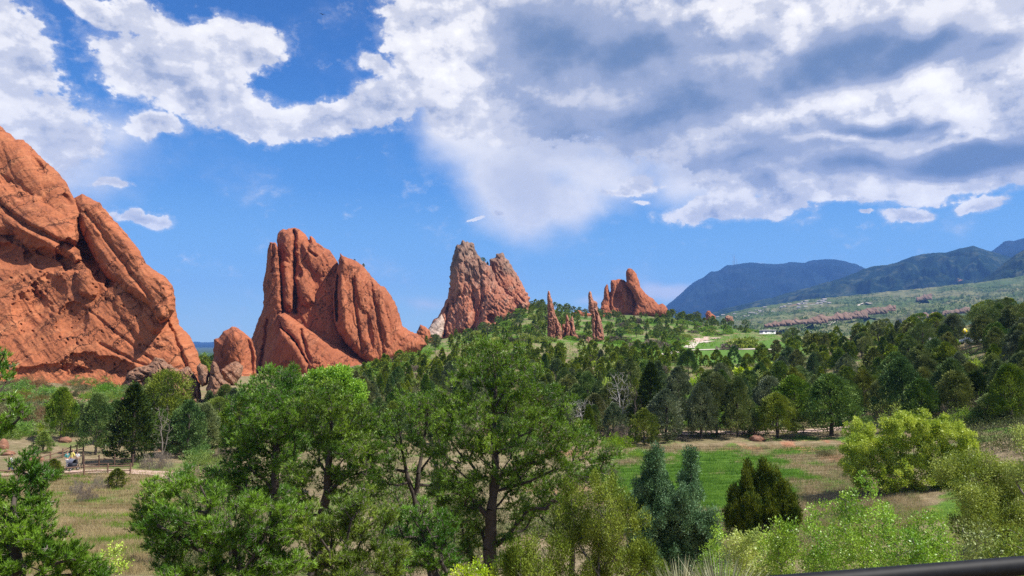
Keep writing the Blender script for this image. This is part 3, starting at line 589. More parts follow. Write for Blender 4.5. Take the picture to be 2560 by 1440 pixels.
rock('central_red_rock', [
   sheet([(611,945),(613,905),(617,878),(631,842),(640,814),(650,790),(657,773),(660,744),(657,712),(665,672),(669,627),(674,606),(681,606),(688,606),(693,612),(700,700),(705,800),(715,960),(660,970),(612,968)], 372, 940, .22, -1.3, 8, 26, 1.7, 1.3, .9, 82, 9, 0, None, 10, 16, feats=[('c', [(668, 800), (663, 850), (655, 900), (648, 940)], 4, 4), ('c', [(683, 610), (682, 680)], 3, 3)]),
   sheet([(690,960),(690,780),(692,640),(693,584),(700,577),(707,573),(715,575),(722,571),(736,569),(750,573),(760,583),(768,592),(773,603),(774,592),(779,590),(786,597),(791,607),(797,608),(805,614),(812,620),(823,625),(830,634),(835,642),(844,654),(850,668),(856,720),(850,800),(870,861),(905,895),(905,930),(800,965)], 362, 940, .46, -.12, 9, 34, 1.6, 1.4, 1.0, 62, 10, 70, (740, 660, 850, 800), 11, 24, pitr=(1.5, 4), feats=[
      ('w', 712, 1.6), ('b', 713, 715, 24, 68, -4, 7.5), ('b', 759, 715, 26, 56, -14, 6.0), ('b', 716, 620, 26, 50, 0, 3), ('b', 770, 620, 16, 34, 0, 3), ('c', [(735, 575), (737, 640), (736, 700), (738, 780)], 4.5, 7), ('b', 745, 680, 12, 18, 0, -5), ('c', [(773, 600), (768, 625), (790, 640)], 3, 3), ('b', 800, 655, 30, 40, -40, 2)]),
   sheet([(838,690),(845,665),(847,650),(851,632),(856,636),(861,642),(887,651),(900,659),(911,668),(920,680),(928,689),(940,703),(951,715),(958,716),(966,721),(976,738),(986,753),(995,775),(1001,794),(1005,814),(1016,822),(1027,829),(1036,832),(1045,837),(1055,848),(1065,861),(1050,880),(1016,892),(990,905),(957,915),(930,915),(902,897),(870,865),(845,830),(835,800),(832,745)], 350, 930, .42, .10, 10, 24, 1.6, 1.3, 1.1, 76, 9, 30, (900, 680, 1010, 860), 12, 30, pitr=(1.5, 3.5), feats=[
      ('b', 858, 760, 12, 75, -4, 3.5), ('b', 905, 735, 14, 50, -12, 2.5), ('c', [(880, 700), (890, 780), (905, 880)], 3.5, 2.2), ('c', [(925, 700), (945, 800), (960, 890)], 3.5, 1.8), ('c', [(842, 670), (840, 740), (842, 800)], 5, 9), ('b', 960, 800, 10, 60, -12, 2.2), ('b', 925, 830, 8, 50, -8, -2.0)]),
   sheet([(694,786),(712,782),(740,800),(765,820),(790,835),(822,850),(850,868),(880,888),(912,903),(950,915),(960,950),(860,985),(790,985),(776,942),(771,907),(756,884),(736,849),(707,822)], 340, 940, .95, .25, 6, 18, 1.6, .9, .5, 40, 9, 0, None, 13, 20, feats=[('c', [(752, 825), (762, 870), (778, 905)], 4, 3), ('b', 765, 800, 30, 20, 35, 3)]),
   sheet([(690,840),(700,820),(712,830),(738,858),(758,892),(772,915),(779,950),(775,985),(640,985),(645,940),(660,900),(680,860)], 350, 940, .12, -1.1, 5, 16, 1.8, .8, .5, 80, 9, 0, None, 14, 16),
   sheet([(770,915),(785,890),(800,888),(812,905),(818,935),(815,960),(772,965)], 334, 945, .3, 0, 3, 10, 1.5, .6, .8, 85, 4, 0, None, 15, 6, blocky=.8)],
   M_red2, 'massive central red sandstone rock with a notched summit and a deep vertical cleft')
rock('grey_topped_red_rock', [
   sheet([(1060,850),(1073,818),(1085,800),(1097,788),(1107,768),(1118,746),(1124,719),(1124,690),(1126,666),(1130,650),(1134,637),(1137,625),(1140,613),(1147,611),(1152,610),(1157,601),(1163,606),(1169,603),(1174,607),(1179,604),(1183,608),(1186,618),(1193,637),(1199,643),(1206,652),(1216,657),(1226,664),(1240,700),(1270,740),(1290,770),(1270,800),(1217,830),(1166,845),(1126,860),(1090,860)], 585, 840, .40, -.25, 12, 32, 1.5, 2.2, 2.4, 70, 10, 0, None, 20, 30, blocky=.7, jag=2.4, feats=[('b', 1165, 790, 24, 50, 0, 5), ('b', 1185, 780, 14, 60, 0, -4), ('b', 1147, 680, 14, 70, 0, 5), ('c', [(1120, 760), (1116, 800), (1110, 840)], 3, 5), ('c', [(1195, 650), (1205, 720), (1200, 800)], 3.5, 3)]),
   sheet([(1222,670),(1226,650),(1231,645),(1238,642),(1243,634),(1248,632),(1254,632),(1259,636),(1266,645),(1272,653),(1279,664),(1286,676),(1293,686),(1299,697),(1305,708),(1310,719),(1316,729),(1324,742),(1322,775),(1290,790),(1240,770),(1215,720)], 600, 800, .42, .1, 10, 24, 1.5, 2.0, 2.4, 58, 9, 0, None, 21, 30, blocky=.7, jag=2.4, feats=[('c', [(1232, 660), (1240, 720)], 3, 3)]),
   sheet([(1205,790),(1215,760),(1230,735),(1262,735),(1285,742),(1280,765),(1266,790),(1245,815),(1215,830),(1203,815)], 560, 830, .45, 0, 6, 16, 1.6, 1.3, 1.2, 50, 8, 0, None, 22, 12, blocky=1.0, feats=[('b', 1228, 797, 12, 14, 0, -6)])],
   M_gray, 'jagged grey topped rock with red and cream flanks and two ragged peaks')
rock('pale_rock_ramp', [sheet([(1062,838),(1075,815),(1090,800),(1104,785),(1112,800),(1108,830),(1098,860),(1070,862)], 555, 850, .6, 0, 5, 14, 1.5, .8, .8, 30, 6, 0, None, 23, 10)], M_white, 'pale cream rock ramp at the left foot of the grey topped rock', 'rock outcrop')
rock('red_boulder_cluster', [sheet([(1040,835),(1046,822),(1050,812),(1062,816),(1074,826),(1080,845),(1096,850),(1098,866),(1060,872),(1042,862)], 500, 865, .3, .2, 5, 12, 1.4, .8, .8, 70, 6, 0, None, 24, 8, blocky=.8)], M_red2, 'blocky red boulder cluster at the right end of the central rock', 'boulder')
rock('red_boulder', [sheet([(1000,880),(1012,838),(1022,826),(1040,835),(1056,845),(1068,862),(1040,880),(1010,895)], 440, 880, .5, .1, 4, 12, 1.4, .8, .8, 50, 6, 0, None, 25, 8, blocky=.6)], M_red2, 'rounded red boulder sloping off the right edge of the central rock', 'boulder')
def spire(outs, label, seed, name='rock_spire', mat=None):
    rock(name, [sheet(o_, Y_, b_, .12, .1, T_, 9, 1.15, .9, 1.3, 86, 5, 0, None, seed + i, 4, blocky=.7, jag=.8, **k_) for i, (o_, Y_, b_, T_, k_) in enumerate(outs)], mat or M_spire, label, 'rock spire')
spire([([(1368,875),(1368,830),(1369,780),(1368,745),(1370,728),(1373,727),(1376,738),(1381,751),(1385,770),(1388,786),(1393,796),(1397,806),(1402,812),(1405,830),(1407,860),(1392,872),(1374,880)], 425, 870, 4, dict(feats=[('c', [(1388, 800), (1390, 860)], 2, 2)])),
       ([(1404,862),(1405,812),(1409,809),(1414,811),(1415,790),(1418,786),(1421,795),(1424,806),(1428,793),(1431,791),(1434,800),(1436,815),(1439,830),(1446,842),(1451,850),(1430,856),(1418,866)], 428, 862, 3.5, dict(feats=[('c', [(1413, 815), (1414, 855)], 2.2, 3), ('c', [(1427, 810), (1427, 855)], 2.2, 3)]))],
      'tallest thin red rock spire with a lower ragged comb of spires on its right side', 60)
spire([([(1481,852),(1480,812),(1481,775),(1486,770),(1492,772),(1498,786),(1502,798),(1506,812),(1509,835),(1511,850),(1495,856)], 415, 850, 4, dict(feats=[('c', [(1489, 780), (1490, 850)], 2, 2.5)]))], 'stout red rock spire standing upright among junipers below the castle-like rock', 66)
spire([([(1471,780),(1471,750),(1471,730),(1474,727),(1478,730),(1481,740),(1484,751),(1490,753),(1494,758),(1495,775),(1484,786)], 520, 780, 3, {})], 'thin finger of red rock rising just behind the stout red spire', 70)
spire([([(1462,890),(1466,870),(1463,850),(1469,841),(1477,842),(1481,852),(1483,868),(1488,884),(1484,896)], 400, 885, 2.5, {})], 'knobbly low tan pinnacle in front of the stout red spire', 74, 'rock_pinnacle', M_tan)
spire([([(1196,870),(1198,855),(1202,844),(1208,847),(1214,856),(1217,870)], 430, 868, 1.6, {})], 'small pointed red rock sticking out of trees below the grey topped rock', 78, 'standing_rock')
rock('castle_like_rock', [
   sheet([(1501,790),(1503,757),(1509,746),(1511,719),(1516,711),(1519,710),(1523,728),(1526,735),(1527,701),(1533,699),(1538,700),(1545,698),(1554,698),(1561,701),(1568,706),(1580,725),(1590,750),(1595,792),(1550,792)], 680, 785, .30, 0, 8, 18, 1.3, 1.6, 1.3, 75, 9, 0, None, 80, 14, jag=.9, feats=[('b', 1545, 750, 14, 22, 0, -4), ('b', 1560, 735, 10, 30, -10, 4), ('c', [(1524, 730), (1526, 780)], 2, 3)]),
   sheet([(1566,712),(1565,677),(1569,671),(1574,670),(1580,672),(1586,678),(1591,685),(1596,698),(1599,710),(1602,719),(1608,727),(1615,735),(1623,740),(1631,746),(1640,755),(1647,762),(1652,760),(1657,759),(1663,764),(1669,772),(1669,790),(1580,795),(1590,760),(1582,735)], 672, 785, .30, .1, 8, 16, 1.3, 1.4, 1.2, 65, 8, 0, None, 82, 14, jag=.9),
   sheet([(1500,800),(1502,770),(1510,760),(1520,765),(1530,780),(1530,800)], 640, 795, .3, 0, 3, 10, 1.3, .8, .8, 30, 5, 0, None, 84, 6, blocky=.6)],
   M_red2, 'distant castle-like red rock with one tall rounded thumb on its ridge')

# ------------------------------------------------------------------ vegetation building blocks
M_bark = simple('bark', (.075, .058, .045), .95, .15, scale=9)
M_bark2 = simple('grey_twig', (.21, .18, .15), .95, .12, scale=9)
M_dead = simple('bleached_wood', (.42, .39, .36), .9, .1, scale=5)
M_pine = leafmat('pine_needles', (.055, .140, .016), (.20, .33, .045), .14, 1.1, .012, .25, .05, hero=True)
M_pine2 = leafmat('yellow_green_pine_needles', (.080, .155, .020), (.22, .31, .05), .13, 1.1, .012, .25, .05, hero=True)
M_jun = leafmat('juniper_scale_leaves', (.058, .108, .020), (.20, .255, .050), .08, .45, .030, .42, .02)
M_jdk = leafmat('blackish_juniper_leaves', (.016, .036, .010), (.065, .095, .018), .04, 1.4, .0, .3, .02, hero=True)
M_jv1 = leafmat('olive_juniper_leaves', (.075, .105, .022), (.21, .235, .055), .07, .45, .02, .4, .02)
M_jv2 = leafmat('deep_green_juniper_leaves', (.042, .092, .022), (.14, .215, .05), .07, .45, .015, .4, .02)
M_jv3 = leafmat('grey_green_juniper_leaves', (.075, .110, .048), (.19, .225, .10), .07, .45, .015, .35, .02)
M_junb = leafmat('blue_juniper_leaves', (.065, .135, .060), (.17, .28, .14), .1, 1.2, .01, .25, .03, hero=True)
M_juny = leafmat('yellow_juniper_leaves', (.10, .145, .022), (.25, .29, .055), .14, 1.4, .01, .25, .02, hero=True)
M_jund = leafmat('dark_juniper_leaves', (.050, .080, .016), (.17, .19, .032), .1, 1.6, .01, .3, .02, hero=True)
M_oak = leafmat('scrub_oak_leaves', (.11, .22, .020), (.22, .36, .04), .35, .5, .022, .22, .03)
M_oliv = leafmat('olive_shrub_leaves', (.15, .215, .03), (.36, .43, .09), .22, .8, .018, .25, .03)
M_leafg = leafmat('bright_green_leaves', (.13, .25, .030), (.34, .50, .08), .26, 1.5, .01, .3, .05, hero=True)
M_yel = leafmat('yellow_green_bush_leaves', (.24, .37, .03), (.50, .60, .09), .28, .8, .01, .25, .04)
M_greyb = leafmat('leafless_grey_brush', (.17, .125, .10), (.27, .225, .17), .1, .5, .02, .25, 0)
M_sage = leafmat('grey_green_brush', (.10, .115, .05), (.19, .185, .09), .15, .5, .03, .3, 0)
M_rust = leafmat('russet_brush', (.17, .10, .04), (.26, .17, .07), .15, .5, .02, .3, 0)

def unit(v): return v / (np.linalg.norm(v, axis=-1, keepdims=True) + 1e-9)
def blades(C, D, L, Wd, rg, quad=True):
    """one flat leaf per centre C along D (length L, width Wd)"""
    n = len(C); D = unit(D); S = unit(np.cross(D, rg.normal(size=(n, 3)))); L = np.broadcast_to(L, n)[:, None]; Wd = np.broadcast_to(Wd, n)[:, None]
    if quad:
        V = np.stack([C, C + D * L * .5 + S * Wd * .5, C + D * L, C + D * L * .5 - S * Wd * .5], 1).reshape(-1, 3)
        return V, np.arange(n * 4).reshape(-1, 4)
    V = np.stack([C + S * Wd * .5, C - S * Wd * .5, C + D * L], 1).reshape(-1, 3)
    return V, np.arange(n * 3).reshape(-1, 3)
def clump_leaves(cc, cd, cr, per, L, Wd, rg, up=.5, quad=True, spread=.9):
    n = len(cc) * per; i = np.repeat(np.arange(len(cc)), per)
    q = unit(rg.normal(size=(n, 3))) * rg.random((n, 1)) ** .5
    C = cc[i] + q * np.broadcast_to(cr, len(cc))[i][:, None]
    D = cd[i] * .7 + q * spread + np.array([0, 0, up]) + rg.normal(size=(n, 3)) * .35
    return blades(C, D, L * rg.uniform(.6, 1.3, n), Wd * rg.uniform(.7, 1.2, n), rg, quad)
def frust(A, B, ra, rb, k=5):
    """many tapered tubes at once"""
    A = np.asarray(A, float); B = np.asarray(B, float); d = unit(B - A); ref = np.where(np.abs(d[:, 2:3]) < .9, [[0, 0, 1.]], [[1., 0, 0]])
    a = unit(np.cross(d, ref)); b = np.cross(d, a); th = np.arange(k) / k * 2 * np.pi
    ring = np.cos(th)[None, :, None] * a[:, None] + np.sin(th)[None, :, None] * b[:, None]
    V = np.concatenate([A[:, None] + ring * np.asarray(ra)[:, None, None], B[:, None] + ring * np.asarray(rb)[:, None, None]], 1).reshape(-1, 3)
    j = np.arange(k); q = np.stack([j, (j + 1) % k, k + (j + 1) % k, k + j], -1)
    return V, (q[None] + (np.arange(len(A)) * 2 * k)[:, None, None]).reshape(-1, 4)
def woody(trunks, att, r0, rg, stepl=.45, kk=.25, wig=.06, sag=.0, sides=6, rtip=.008):
    """branches that reach every attractor, growing from trunk polylines; radii by the pipe rule"""
    P_, par, pl = [], [], []
    for tr in trunks:
        tr = np.asarray(tr, float); base = -1
        if P_: base = int(np.argmin(np.linalg.norm(np.array(P_) - tr[0], axis=1)))
        prev = base
        for i in range(len(tr) - 1):
            L = np.linalg.norm(tr[i + 1] - tr[i]); m = max(1, int(L / stepl))
            for j in range(m + (1 if i == len(tr) - 2 else 0)):
                q = tr[i] + (tr[i + 1] - tr[i]) * (j / m) + (rg.normal(size=3) * wig * .7 if (i or j) else 0)
                P_.append(q); par.append(prev); pl.append(0 if prev < 0 else pl[prev] + np.linalg.norm(q - P_[prev])); prev = len(P_) - 1
    base = P_[0]; order = np.argsort(np.linalg.norm(att - base, axis=1)); tips = []
    Pa = np.array(P_)
    for a in att[order]:
        Pa = np.array(P_); d = np.linalg.norm(Pa - a, axis=1); c = d + kk * np.array(pl) + np.where(Pa[:, 2] > a[2] + .3, .5, 0)
        k = int(np.argmin(c)); m = max(1, int(d[k] / stepl)); prev = k; s = Pa[k]
        for j in range(1, m + 1):
            t = j / m; q = s + (a - s) * t + np.array([0, 0, -sag * math.sin(math.pi * t) * d[k]]) + (rg.normal(size=3) * wig if j < m else 0)
            P_.append(q); par.append(prev); pl.append(pl[prev] + np.linalg.norm(q - P_[prev])); prev = len(P_) - 1
        tips.append(prev)
    P_ = np.array(P_); par = np.array(par); w_ = np.zeros(len(P_)); w_[tips] = 1
    for i in range(len(P_) - 1, 0, -1):
        if par[i] >= 0: w_[par[i]] += w_[i] + .02
    rr_ = np.maximum(r0 * (w_ / w_.max()) ** .60, rtip); rr_[w_ <= .05] = rtip
    e = np.where(par >= 0)[0]
    return frust(P_[par[e]], P_[e], np.minimum(rr_[par[e]], rr_[e] * 1.5), rr_[e] * .96, sides), P_, rr_
def lumps3(lumps, Y, dens, rg, depth=1.0, rmin=.15):
    """attractor points in balls given in the tree's own vertical plane; depth lets balls move nearer or farther"""
    out, rads = [], []
    for (px, py, r) in lumps:
        c = at(px, py, Y)[None][0]; rm = r / F * Y; c = c + np.array([0, rg.uniform(-1, 1) * rm * 1.3 * depth, 0])
        n = max(3, int(dens * rm ** 2)); q = unit(rg.normal(size=(n, 3))) * (rg.random((n, 1)) ** .45); out.append(c + q * rm * np.array([1, 1.1 * depth, .92])); rads += [rm] * n
    return np.concatenate(out), np.array(rads)

# ------------------------------------------------------------------ nearby trees, built individually
def big_pine(trunks_px, lumps, Y, label, seed, r0=.16, dens=26, tufts=15, mat=M_pine, name='pinyon_pine', group=None, needle=.10, depth=1.0, cr=.26, cat='pine tree', nper=13, twigmat=None, wn=.0125):
    dens = dens * 2.5; r0 = r0 * 1.05; needle *= 1.12; cr *= .86; tufts = int(tufts * 1.3); lumps = [(a, b, c * 1.12) for a, b, c in lumps]; wn = wn * (1.15 if Y > 20 else .9)
    rg = np.random.default_rng(seed); tr0 = at(trunks_px[0][0][0], trunks_px[0][0][1], Y); bx, by = tr0[0], Y
    base = np.array([bx, by, float(gz(bx, by)) - .05]); root = empty(name, tuple(base)); tag(root, label, cat, group)
    trunks = []
    for i, tp in enumerate(trunks_px):
        pts = [at(x, y, Y) + np.array([0, rg.normal() * .12, 0]) for x, y in tp]
        if i == 0: pts = [base + 0] + [p_ for p_ in pts if p_[2] > base[2] + .3]
        trunks.append(np.array(pts))
    att, rr_ = lumps3(lumps, Y, dens, rg, depth)
    nd, P_, rad_ = woody(trunks, att, r0, rg, stepl=.32, wig=.028, sag=.03, rtip=.006)
    cen = att.mean(0); n = len(att) * tufts; i = np.repeat(np.arange(len(att)), tufts)
    off = unit(rg.normal(size=(n, 3))) * rg.random((n, 1)) ** .5 * cr * np.array([1, 1, .75]); tp = att[i] + off
    tdir = unit(unit(tp - cen - np.array([0, 0, -1.0])) * .5 + unit(off) * .7 + np.array([0, 0, .55]) + rg.normal(size=(n, 3)) * .25)
    k = rg.random(n) < .6
    tw = frust(att[i][k], tp[k] - tdir[k] * .02, np.full(k.sum(), .005), np.full(k.sum(), .003), 3)
    mesh_obj('trunk', [(nd[0] - base, nd[1], 0), (tw[0] - base, tw[1], 1)], None, root, mats=[M_bark, M_bark2])
    j = np.repeat(np.arange(n), nper); m = len(j)
    D = tdir[j] + unit(rg.normal(size=(m, 3))) * .62
    V, Fc = blades(tp[j] - tdir[j] * rg.uniform(0, .07, (m, 1)), D, needle * rg.uniform(.65, 1.15, m), wn, rg, False)
    mesh_obj('crown', [(V - base, Fc)], mat, root); return root
def big_juniper(trunks_px, lumps, Y, label, seed, mat, r0=.07, dens=40, per=120, L=.055, Wd=.020, cr=.17, up=.9, group=None, name='juniper', cat='juniper', depth=.8, bark=None, spray=1.6):
    rg = np.random.default_rng(seed); tr0 = at(trunks_px[0][0][0], trunks_px[0][0][1], Y)
    base = np.array([tr0[0], Y, float(gz(tr0[0], Y)) - .05]); root = empty(name, tuple(base)); tag(root, label, cat, group)
    trunks = []
    for i, tp in enumerate(trunks_px):
        pts = [at(x, y, Y) + np.array([0, rg.normal() * .1, 0]) for x, y in tp]
        if i == 0: pts = [base + 0] + [p_ for p_ in pts if p_[2] > base[2] + .2]
        trunks.append(np.array(pts))
    dens *= 2.8; r0 *= .8; cr *= 1.15; lumps = [(a, b, c * 1.12) for a, b, c in lumps]
    att, rr_ = lumps3(lumps, Y, dens, rg, depth)
    nd, P_, rad_ = woody(trunks, att, r0, rg, stepl=.3, wig=.025, rtip=.006)
    mesh_obj('trunk', [(nd[0] - base, nd[1])], bark or M_bark, root, smooth=True)
    n = len(att) * per; i = np.repeat(np.arange(len(att)), per); q = unit(rg.normal(size=(n, 3))) * rg.random((n, 1)) ** .5
    C = att[i] + q * cr * np.array([.75, .75, spray]); D = q * .6 + np.array([0, 0, up]) + rg.normal(size=(n, 3)) * .4
    V, Fc = blades(C, D, L * rg.uniform(.6, 1.4, n), Wd * rg.uniform(.7, 1.3, n), rg)
    mesh_obj('crown', [(V - base, Fc)], mat, root); return root

G_P = 'pinyon pines below the viewpoint'
big_pine([[(690,1440),(692,1230),(688,1120),(690,1010),(680,960)], [(689,1150),(640,1110),(610,1090)]],
 [(650,965,50),(705,958,48),(740,985,45),(615,1000,45),(690,1030,62),(755,1040,50),(620,1080,60),(715,1105,55),(590,1140,48),(660,1160,62),(556,1185,42),(735,1170,40),(600,1210,50),(660,1230,45),(530,1215,30)], 25, 'tall pinyon pine with bushy crown in front of the dark foot of the central rock', 101, .17)
big_pine([[(782,1440),(795,1330),(815,1230),(830,1130),(832,1030),(820,980)], [(815,1230),(870,1190),(910,1180)]],
 [(810,990,50),(862,1005,50),(775,1030,48),(905,1050,48),(845,1075,58),(790,1110,50),(905,1110,52),(945,1130,32),(765,1170,42),(880,1165,55),(830,1215,42),(925,1215,42),(870,1260,40),(760,1235,38)], 23.5, 'pinyon pine with a slanting dark trunk, just left of the image middle', 102, .17, mat=M_pine)
big_pine([[(1080,1440),(1045,1330),(1036,1270),(1048,1180),(1060,1090),(1075,1010)], [(1040,1260),(1010,1150),(1000,1060)], [(1048,1180),(1090,1120),(1110,1080)]],
 [(1010,1015,42),(1070,1020,44),(975,1065,40),(1110,1075,38),(1035,1090,40),(985,1130,42),(1090,1150,38),(955,1185,36),(1020,1200,34),(1110,1210,30)], 25, 'slender open pinyon pine with forked bare stems standing left of the biggest pine', 103, .13, dens=20, tufts=13)
big_pine([[(1222,1440),(1226,1340),(1232,1240),(1238,1150),(1234,1060),(1240,980),(1235,900)], [(1228,1300),(1180,1245),(1120,1210)], [(1236,1140),(1300,1090),(1370,1060),(1420,1040)], [(1235,1080),(1180,1030),(1150,960)], [(1232,1230),(1300,1215),(1380,1180),(1460,1150)], [(1230,1260),(1260,1170),(1290,1120)]],
 [(1205,888,42),(1255,880,42),(1170,925,42),(1300,925,48),(1225,950,55),(1345,975,48),(1135,985,48),(1280,1005,55),(1190,1030,50),(1385,1025,48),(1110,1045,45),(1330,1060,55),(1250,1085,48),(1155,1100,50),(1420,1085,50),(1090,1120,34),(1370,1125,52),(1470,1120,48),(1200,1155,42),(1290,1150,50),(1180,1195,36),(1265,1190,34),(1340,1165,36),(1100,1220,40),(1160,1275,40),(1090,1300,34),(1350,1255,38),(1300,1265,34),(1260,1330,34),(1190,1350,36),(1270,1390,32),(1165,1395,34),(1515,1145,38),(1430,1170,45),(1120,1185,45),(1345,1205,48),(1500,1195,34),(1180,1235,45),(1280,1235,45),(1110,1270,38),(1400,1235,38),(1150,1320,42),(1310,1300,38),(1205,1300,34)], 23, 'largest pinyon pine of all, with a thick black trunk and wide spreading crown', 104, .24, dens=21, tufts=14)
big_pine([[(610,1600),(600,1440),(560,1350),(520,1290)], [(600,1440),(660,1350),(700,1290)], [(600,1440),(480,1380),(400,1320)]],
 [(400,1225,38),(455,1215,42),(510,1240,40),(365,1275,36),(430,1280,48),(490,1300,45),(350,1330,34),(410,1350,48),(480,1370,48),(550,1330,45),(605,1275,40),(650,1260,44),(700,1275,44),(600,1340,44),(665,1330,48),(720,1340,44),(540,1400,48),(610,1400,45),(680,1400,48),(400,1410,40),(460,1440,48),(560,1450,44),(640,1455,44),(720,1420,40)], 14.5, 'low wide pinyon pine with many tangled limbs beside the dry grass slope', 105, .15, dens=46, tufts=14, needle=.085, cr=.2, mat=M_pine)
big_pine([[(860,1600),(850,1440),(860,1360),(880,1300)], [(850,1440),(780,1380),(770,1330)]],
 [(790,1290,40),(850,1275,42),(905,1270,44),(955,1290,34),(830,1330,44),(900,1335,44),(780,1370,40),(860,1385,48),(940,1370,40),(800,1430,44),(880,1440,48),(960,1430,40),(990,1390,28)], 15.5, 'dense young pinyon pine below the slanting trunk, cut by the lower edge', 106, .11, dens=44, tufts=14, needle=.085, cr=.2, mat=M_pine2)
big_pine([[(1100,1600),(1092,1440),(1075,1385),(1050,1330)], [(1095,1450),(1130,1390),(1140,1340)]],
 [(1010,1300,34),(1065,1285,38),(1120,1300,34),(990,1350,34),(1045,1350,38),(1100,1355,38),(1020,1400,36),(1080,1410,40),(1130,1400,28)], 16.5, 'short pinyon pine with grey twigs at the left of the thick black trunk', 107, .10, dens=36, tufts=12, needle=.085, cr=.2)
big_pine([[(-70,1500),(-60,1250),(-55,1100),(-50,950),(-40,800)]],
 [(-35,850,34),(-5,872,24),(-30,930,34),(5,945,22),(-40,1000,34),(8,1010,24),(-25,1070,40),(25,1060,26),(-60,1130,50),(55,1020,16),(-5,1125,26)], 11, 'tall dark pine cut off by the left edge of the picture', 108, .09, dens=60, tufts=12, needle=.07, cr=.13)
big_pine([[(20,1700),(30,1500),(40,1380),(50,1260)], [(30,1500),(120,1420),(180,1400)], [(40,1400),(-20,1300)]],
 [(30,1170,34),(75,1205,34),(10,1220,40),(60,1260,45),(115,1270,30),(0,1290,45),(80,1315,48),(140,1335,34),(30,1350,48),(110,1380,48),(170,1385,34),(50,1420,50),(130,1435,48),(200,1425,34),(-20,1400,50),(225,1450,30)], 11, 'bushy dark pinyon pine filling the lower left corner', 109, .12, dens=75, tufts=14, needle=.07, cr=.14)
big_pine([[(1000,1420),(1005,1300),(1010,1240)], [(1002,1360),(1090,1290)]],
 [(960,1200,40),(1010,1220,42),(1070,1230,42),(1120,1260,40),(950,1270,42),(1010,1290,44),(1080,1300,44),(1140,1320,40),(970,1340,40),(1040,1360,44),(1110,1370,40)], 33, 'low round pinyon pine in the gap behind the slender forked pine', 114, .13, dens=12, tufts=12, cr=.34)
big_pine([[(1430,1430),(1430,1320),(1440,1260)], [(1430,1360),(1350,1290)], [(1430,1360),(1500,1290)]],
 [(1340,1215,40),(1400,1205,42),(1460,1210,42),(1515,1225,36),(1320,1270,42),(1385,1265,44),(1450,1270,44),(1520,1280,40),(1350,1320,40),(1420,1330,44),(1490,1330,40)], 32, 'low spreading pinyon pine right behind the thick black trunk, below its long limb', 115, .13, dens=12, tufts=12, cr=.34, mat=M_pine2)
big_pine([[(580,1360),(575,1300),(570,1240)], [(576,1310),(500,1240)]],
 [(440,1195,30),(490,1180,32),(545,1180,36),(590,1215,36),(640,1230,38),(520,1230,36),(570,1270,36),(470,1240,32),(700,1220,34)], 36, 'small bushy pinyon pine left of the tall bushy crowned pine', 116, .12, dens=12, tufts=12, cr=.34)
big_juniper([[(1500,1600),(1500,1440),(1500,1330),(1500,1240)], [(1500,1440),(1440,1350),(1430,1250)], [(1500,1440),(1560,1350),(1555,1240)], [(1500,1500),(1610,1420),(1630,1390)]],
 [(1425,1215,18),(1440,1250,28),(1490,1200,18),(1500,1240,30),(1545,1215,20),(1560,1255,28),(1415,1300,36),(1470,1300,36),(1530,1310,36),(1590,1310,32),(1400,1360,38),(1460,1365,38),(1520,1375,38),(1580,1380,38),(1630,1380,32),(1380,1420,36),(1440,1430,38),(1510,1440,38),(1580,1440,36),(1640,1430,32)], 15, 'yellowish green juniper with loose upright sprays between the biggest pine and the twin blue juniper', 110, M_juny, .07, dens=52, per=150, L=.05, Wd=.016, cr=.12, bark=M_bark2)
big_juniper([[(1300,1600),(1300,1440),(1300,1370)], [(1300,1480),(1260,1420)]],
 [(1290,1370,24),(1325,1380,26),(1265,1400,30),(1300,1415,36),(1345,1420,34),(1260,1445,34),(1310,1455,34)], 13.5, 'small yellowish juniper at the foot of the thick black pine trunk', 111, M_juny, .05, dens=60, per=150, L=.045, Wd=.015, cr=.11, bark=M_bark2)
big_juniper([[(1655,1450),(1645,1350),(1637,1220),(1636,1110)], [(1655,1450),(1715,1370),(1727,1240),(1724,1125)]],
 [(1636,1125,12),(1634,1155,18),(1636,1190,28),(1615,1220,26),(1655,1225,28),(1612,1265,34),(1660,1270,34),(1605,1310,36),(1655,1320,40),(1620,1360,40),(1670,1370,40),(1725,1135,11),(1724,1165,17),(1726,1200,26),(1712,1240,28),(1745,1245,26),(1725,1290,34),(1765,1300,30),(1710,1335,36),(1765,1345,36),(1730,1385,38),(1785,1385,32),(1680,1410,38),(1620,1405,34),(1600,1360,26)], 29, 'blue green juniper with twin pointed tops in front of the green meadow', 112, M_junb, .12, dens=26, per=260, L=.085, Wd=.032, cr=.22, up=.6, spray=1.3)
big_juniper([[(1905,1330),(1905,1270),(1905,1200)], [(1905,1320),(1865,1260),(1870,1190)], [(1905,1320),(1950,1270),(1945,1210)]],
 [(1876,1172,9),(1873,1195,14),(1910,1168,9),(1908,1192,15),(1945,1200,10),(1943,1222,15),(1858,1215,15),(1880,1225,20),(1915,1225,20),(1845,1245,16),(1870,1260,24),(1910,1260,26),(1950,1250,20),(1835,1280,16),(1865,1295,24),(1905,1298,26),(1945,1290,24),(1975,1275,14),(1980,1300,16),(1840,1308,16),(1928,1185,10),(1858,1195,11),(1962,1228,13),(1835,1255,14),(1975,1255,13),(1990,1290,12),(1826,1295,13)], 47, 'dark multi-topped juniper standing alone on the meadow', 113, M_jund, .10, dens=16, per=260, L=.16, Wd=.05, cr=.26, up=1.3, spray=2.0)

